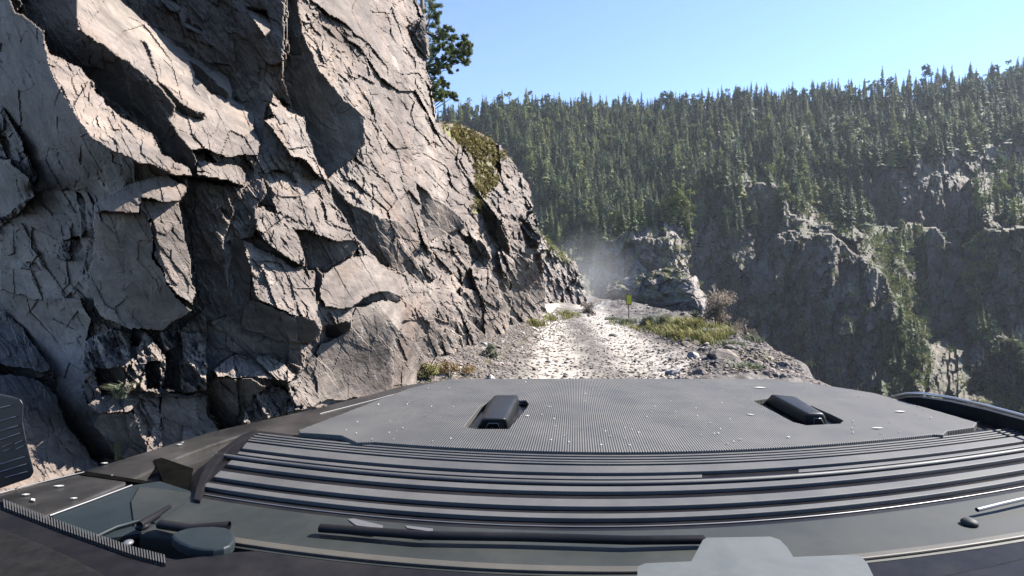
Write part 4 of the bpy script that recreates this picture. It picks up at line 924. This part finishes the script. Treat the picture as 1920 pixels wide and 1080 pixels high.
# solid pale plate standing in for a windscreen reflection
refl = empty('reflection_plate', (.25, .62, CZ-.31)); tag(refl, 'pale grey plate with a raised tab standing in for a windscreen reflection', 'windscreen reflection')
MI = np.array(Matrix.Translation(-refl.location)); CI_old = CI; CI = MI
prism('base_plate', [(1196,1062),(1210,1056),(1590,1040),(1612,1042),(1625,1054),(1640,1085),(1650,1300),(1180,1300)], -.296, .008, M['refl_grey'], refl, bev=.003, seg=3)
prism('tab', [(1296,1053),(1318,1012),(1326,1008),(1445,1006),(1462,1012),(1476,1026),(1490,1048),(1500,1056),(1296,1062)], -.300, .006, M['refl_grey'], refl, bev=.002)
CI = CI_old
# ribbed black box by the left edge
def vface(name, poly, Y, dep, mat, parent, bev=.006):
    bm = bmesh.new(); fr = [bm.verts.new(loc_(P(a, b_, Y)[None])[0]) for a, b_ in poly]; bk = [bm.verts.new(loc_((P(a, b_, Y)+np.array([-.14, dep, 0]))[None])[0]) for a, b_ in poly]
    bm.faces.new(fr); bm.faces.new(bk[::-1]); n = len(poly)
    for i in range(n): bm.faces.new([fr[i], bk[i], bk[(i+1) % n], fr[(i+1) % n]])
    bmesh.ops.recalc_face_normals(bm, faces=bm.faces[:])
    if bev: bmesh.ops.bevel(bm, geom=bm.edges[:], offset=bev, segments=3, affect='EDGES', profile=.6)
    me = bpy.data.meshes.new(name); bm.to_mesh(me); bm.free(); me.materials.append(mat); return link(name, me, None, parent)
box = vface('side_mirror', [(-90,735),(0,738),(38,746),(46,758),(44,790),(52,830),(66,885),(58,898),(0,918),(-90,950)], .86, .07, M['plastic'], car, .005)
for (a, b_, c_, d2) in ((-60, 806, 30, 781), (-60, 826, 34, 798), (-60, 845, 38, 812), (-60, 889, 47, 856), (-60, 902, 50, 870), (10, 895, 52, 884), (-60, 780, 20, 760)):
    V, Q_ = tube([P(a, b_, .857), P(c_, d2, .857)], .0011, .0009, 5); link('rib', np_mesh('rib', loc_(V), Q_, smooth=True, mats=[M['line']]), None, box)
for (a, b_, c_, d2) in ((4, 838, 24, 830), (6, 846, 18, 842), (28, 832, 42, 826), (30, 842, 44, 836)):
    V, Q_ = tube([P(a, b_, .857), P(c_, d2, .857)], .0008, .0008, 5); link('rib', np_mesh('rib', loc_(V), Q_, smooth=True, mats=[M['line']]), None, box)
# leaf flakes and dust bits lying on the hood
fl = []
def flake(a, b_, z, s, ang, asp=.35):
    c_ = hp(a, b_, z); d = np.array([math.cos(ang), math.sin(ang), 0])*s; e = np.array([-math.sin(ang), math.cos(ang), 0])*s*asp
    p_ = [c_-d, c_+e, c_+d, c_-e]; fl.append((np.array(p_+[v+np.array([0, 0, .0015]) for v in p_]), np.array([[0, 3, 2, 1], [4, 5, 6, 7], [0, 1, 5, 4], [1, 2, 6, 5], [2, 3, 7, 6], [3, 0, 4, 7]])))
for i in range(150):
    a, b_ = rng.uniform(640, 1750), rng.uniform(716, 835)
    if b_ > bandy(a, 0)-8 or (b_ < 740 and (a < 770 or a > 1600)) or (860 < a < 1000 and b_ > 745) or (1405 < a < 1590 and 745 < b_): continue
    flake(a, b_, -.3185, rng.uniform(.0012, .0035), rng.uniform(0, 3.1))
for (a, b_, s, an) in ((1645, 803, .014, .1), (1688, 772, .016, 0), (1408, 778, .010, -.5), (1425, 727, .022, 0), (1478, 820, .005, .3), (988, 780, .006, .5), (1030, 763, .005, 0)): flake(a, b_, -.3185, s, an, .28)
for (a, b_, s, an) in ((48, 928, .006, .2), (62, 938, .008, -.6), (110, 912, .008, .2), (138, 935, .005, .3), (196, 869, .006, .2), (336, 834, .006, .2), (342, 830, .003, .2), (210, 892, .002, 0)): flake(a, b_, -.336, s, an, .3)
V, Q_ = join(fl); o = link('leaf_litter', np_mesh('leaf_litter', V, Q_, mats=[M['flake']])); tag(o, 'tiny pale leaf flakes scattered over the hood and left fender', kind='stuff')

# ================================================================ air
def volume_mat(name, col, dens, noisy=False):
    m = bpy.data.materials.new(name); m.use_nodes = True; t = m.node_tree; t.nodes.clear(); o = t.nodes.new('ShaderNodeOutputMaterial'); v = t.nodes.new('ShaderNodeVolumePrincipled')
    v.inputs['Color'].default_value = (*col, 1); v.inputs['Density'].default_value = dens; v.inputs['Anisotropy'].default_value = 0; t.links.new(v.outputs[0], o.inputs['Volume'])
    return m, t, v
m, t, v = volume_mat('haze_air', (.86, .91, 1.0), .0002)
o = link('haze', boxmesh('haze', -650, 1150, -650, 660, -60, 260, m)); tag(o, 'thin blue haze in the mountain air', kind='stuff')

m, t, v = volume_mat('dust_air', (.95, .92, .88), 0)
tc = t.nodes.new('ShaderNodeTexCoord'); gr = t.nodes.new('ShaderNodeTexGradient'); gr.gradient_type = 'SPHERICAL'; t.links.new(tc.outputs['Object'], gr.inputs[0])
nz = t.nodes.new('ShaderNodeTexNoise'); nz.inputs['Scale'].default_value = 2.2; t.links.new(tc.outputs['Object'], nz.inputs['Vector'])
mu = t.nodes.new('ShaderNodeMath'); mu.operation = 'MULTIPLY'; t.links.new(gr.outputs['Fac'], mu.inputs[0]); t.links.new(nz.outputs[0], mu.inputs[1])
m2 = t.nodes.new('ShaderNodeMath'); m2.operation = 'MULTIPLY'; m2.inputs[1].default_value = .06; t.links.new(mu.outputs[0], m2.inputs[0]); t.links.new(m2.outputs[0], v.inputs['Density'])
bm = bmesh.new(); bmesh.ops.create_icosphere(bm, subdivisions=3, radius=1); me = bpy.data.meshes.new('dust'); bm.to_mesh(me); bm.free(); me.materials.append(m)
o = link('dust', me); o.location = tuple(P(1100, 530, 54)); o.scale = (5.6, 8, 6.0); tag(o, 'pale dust hanging over the road at the bend', kind='stuff')
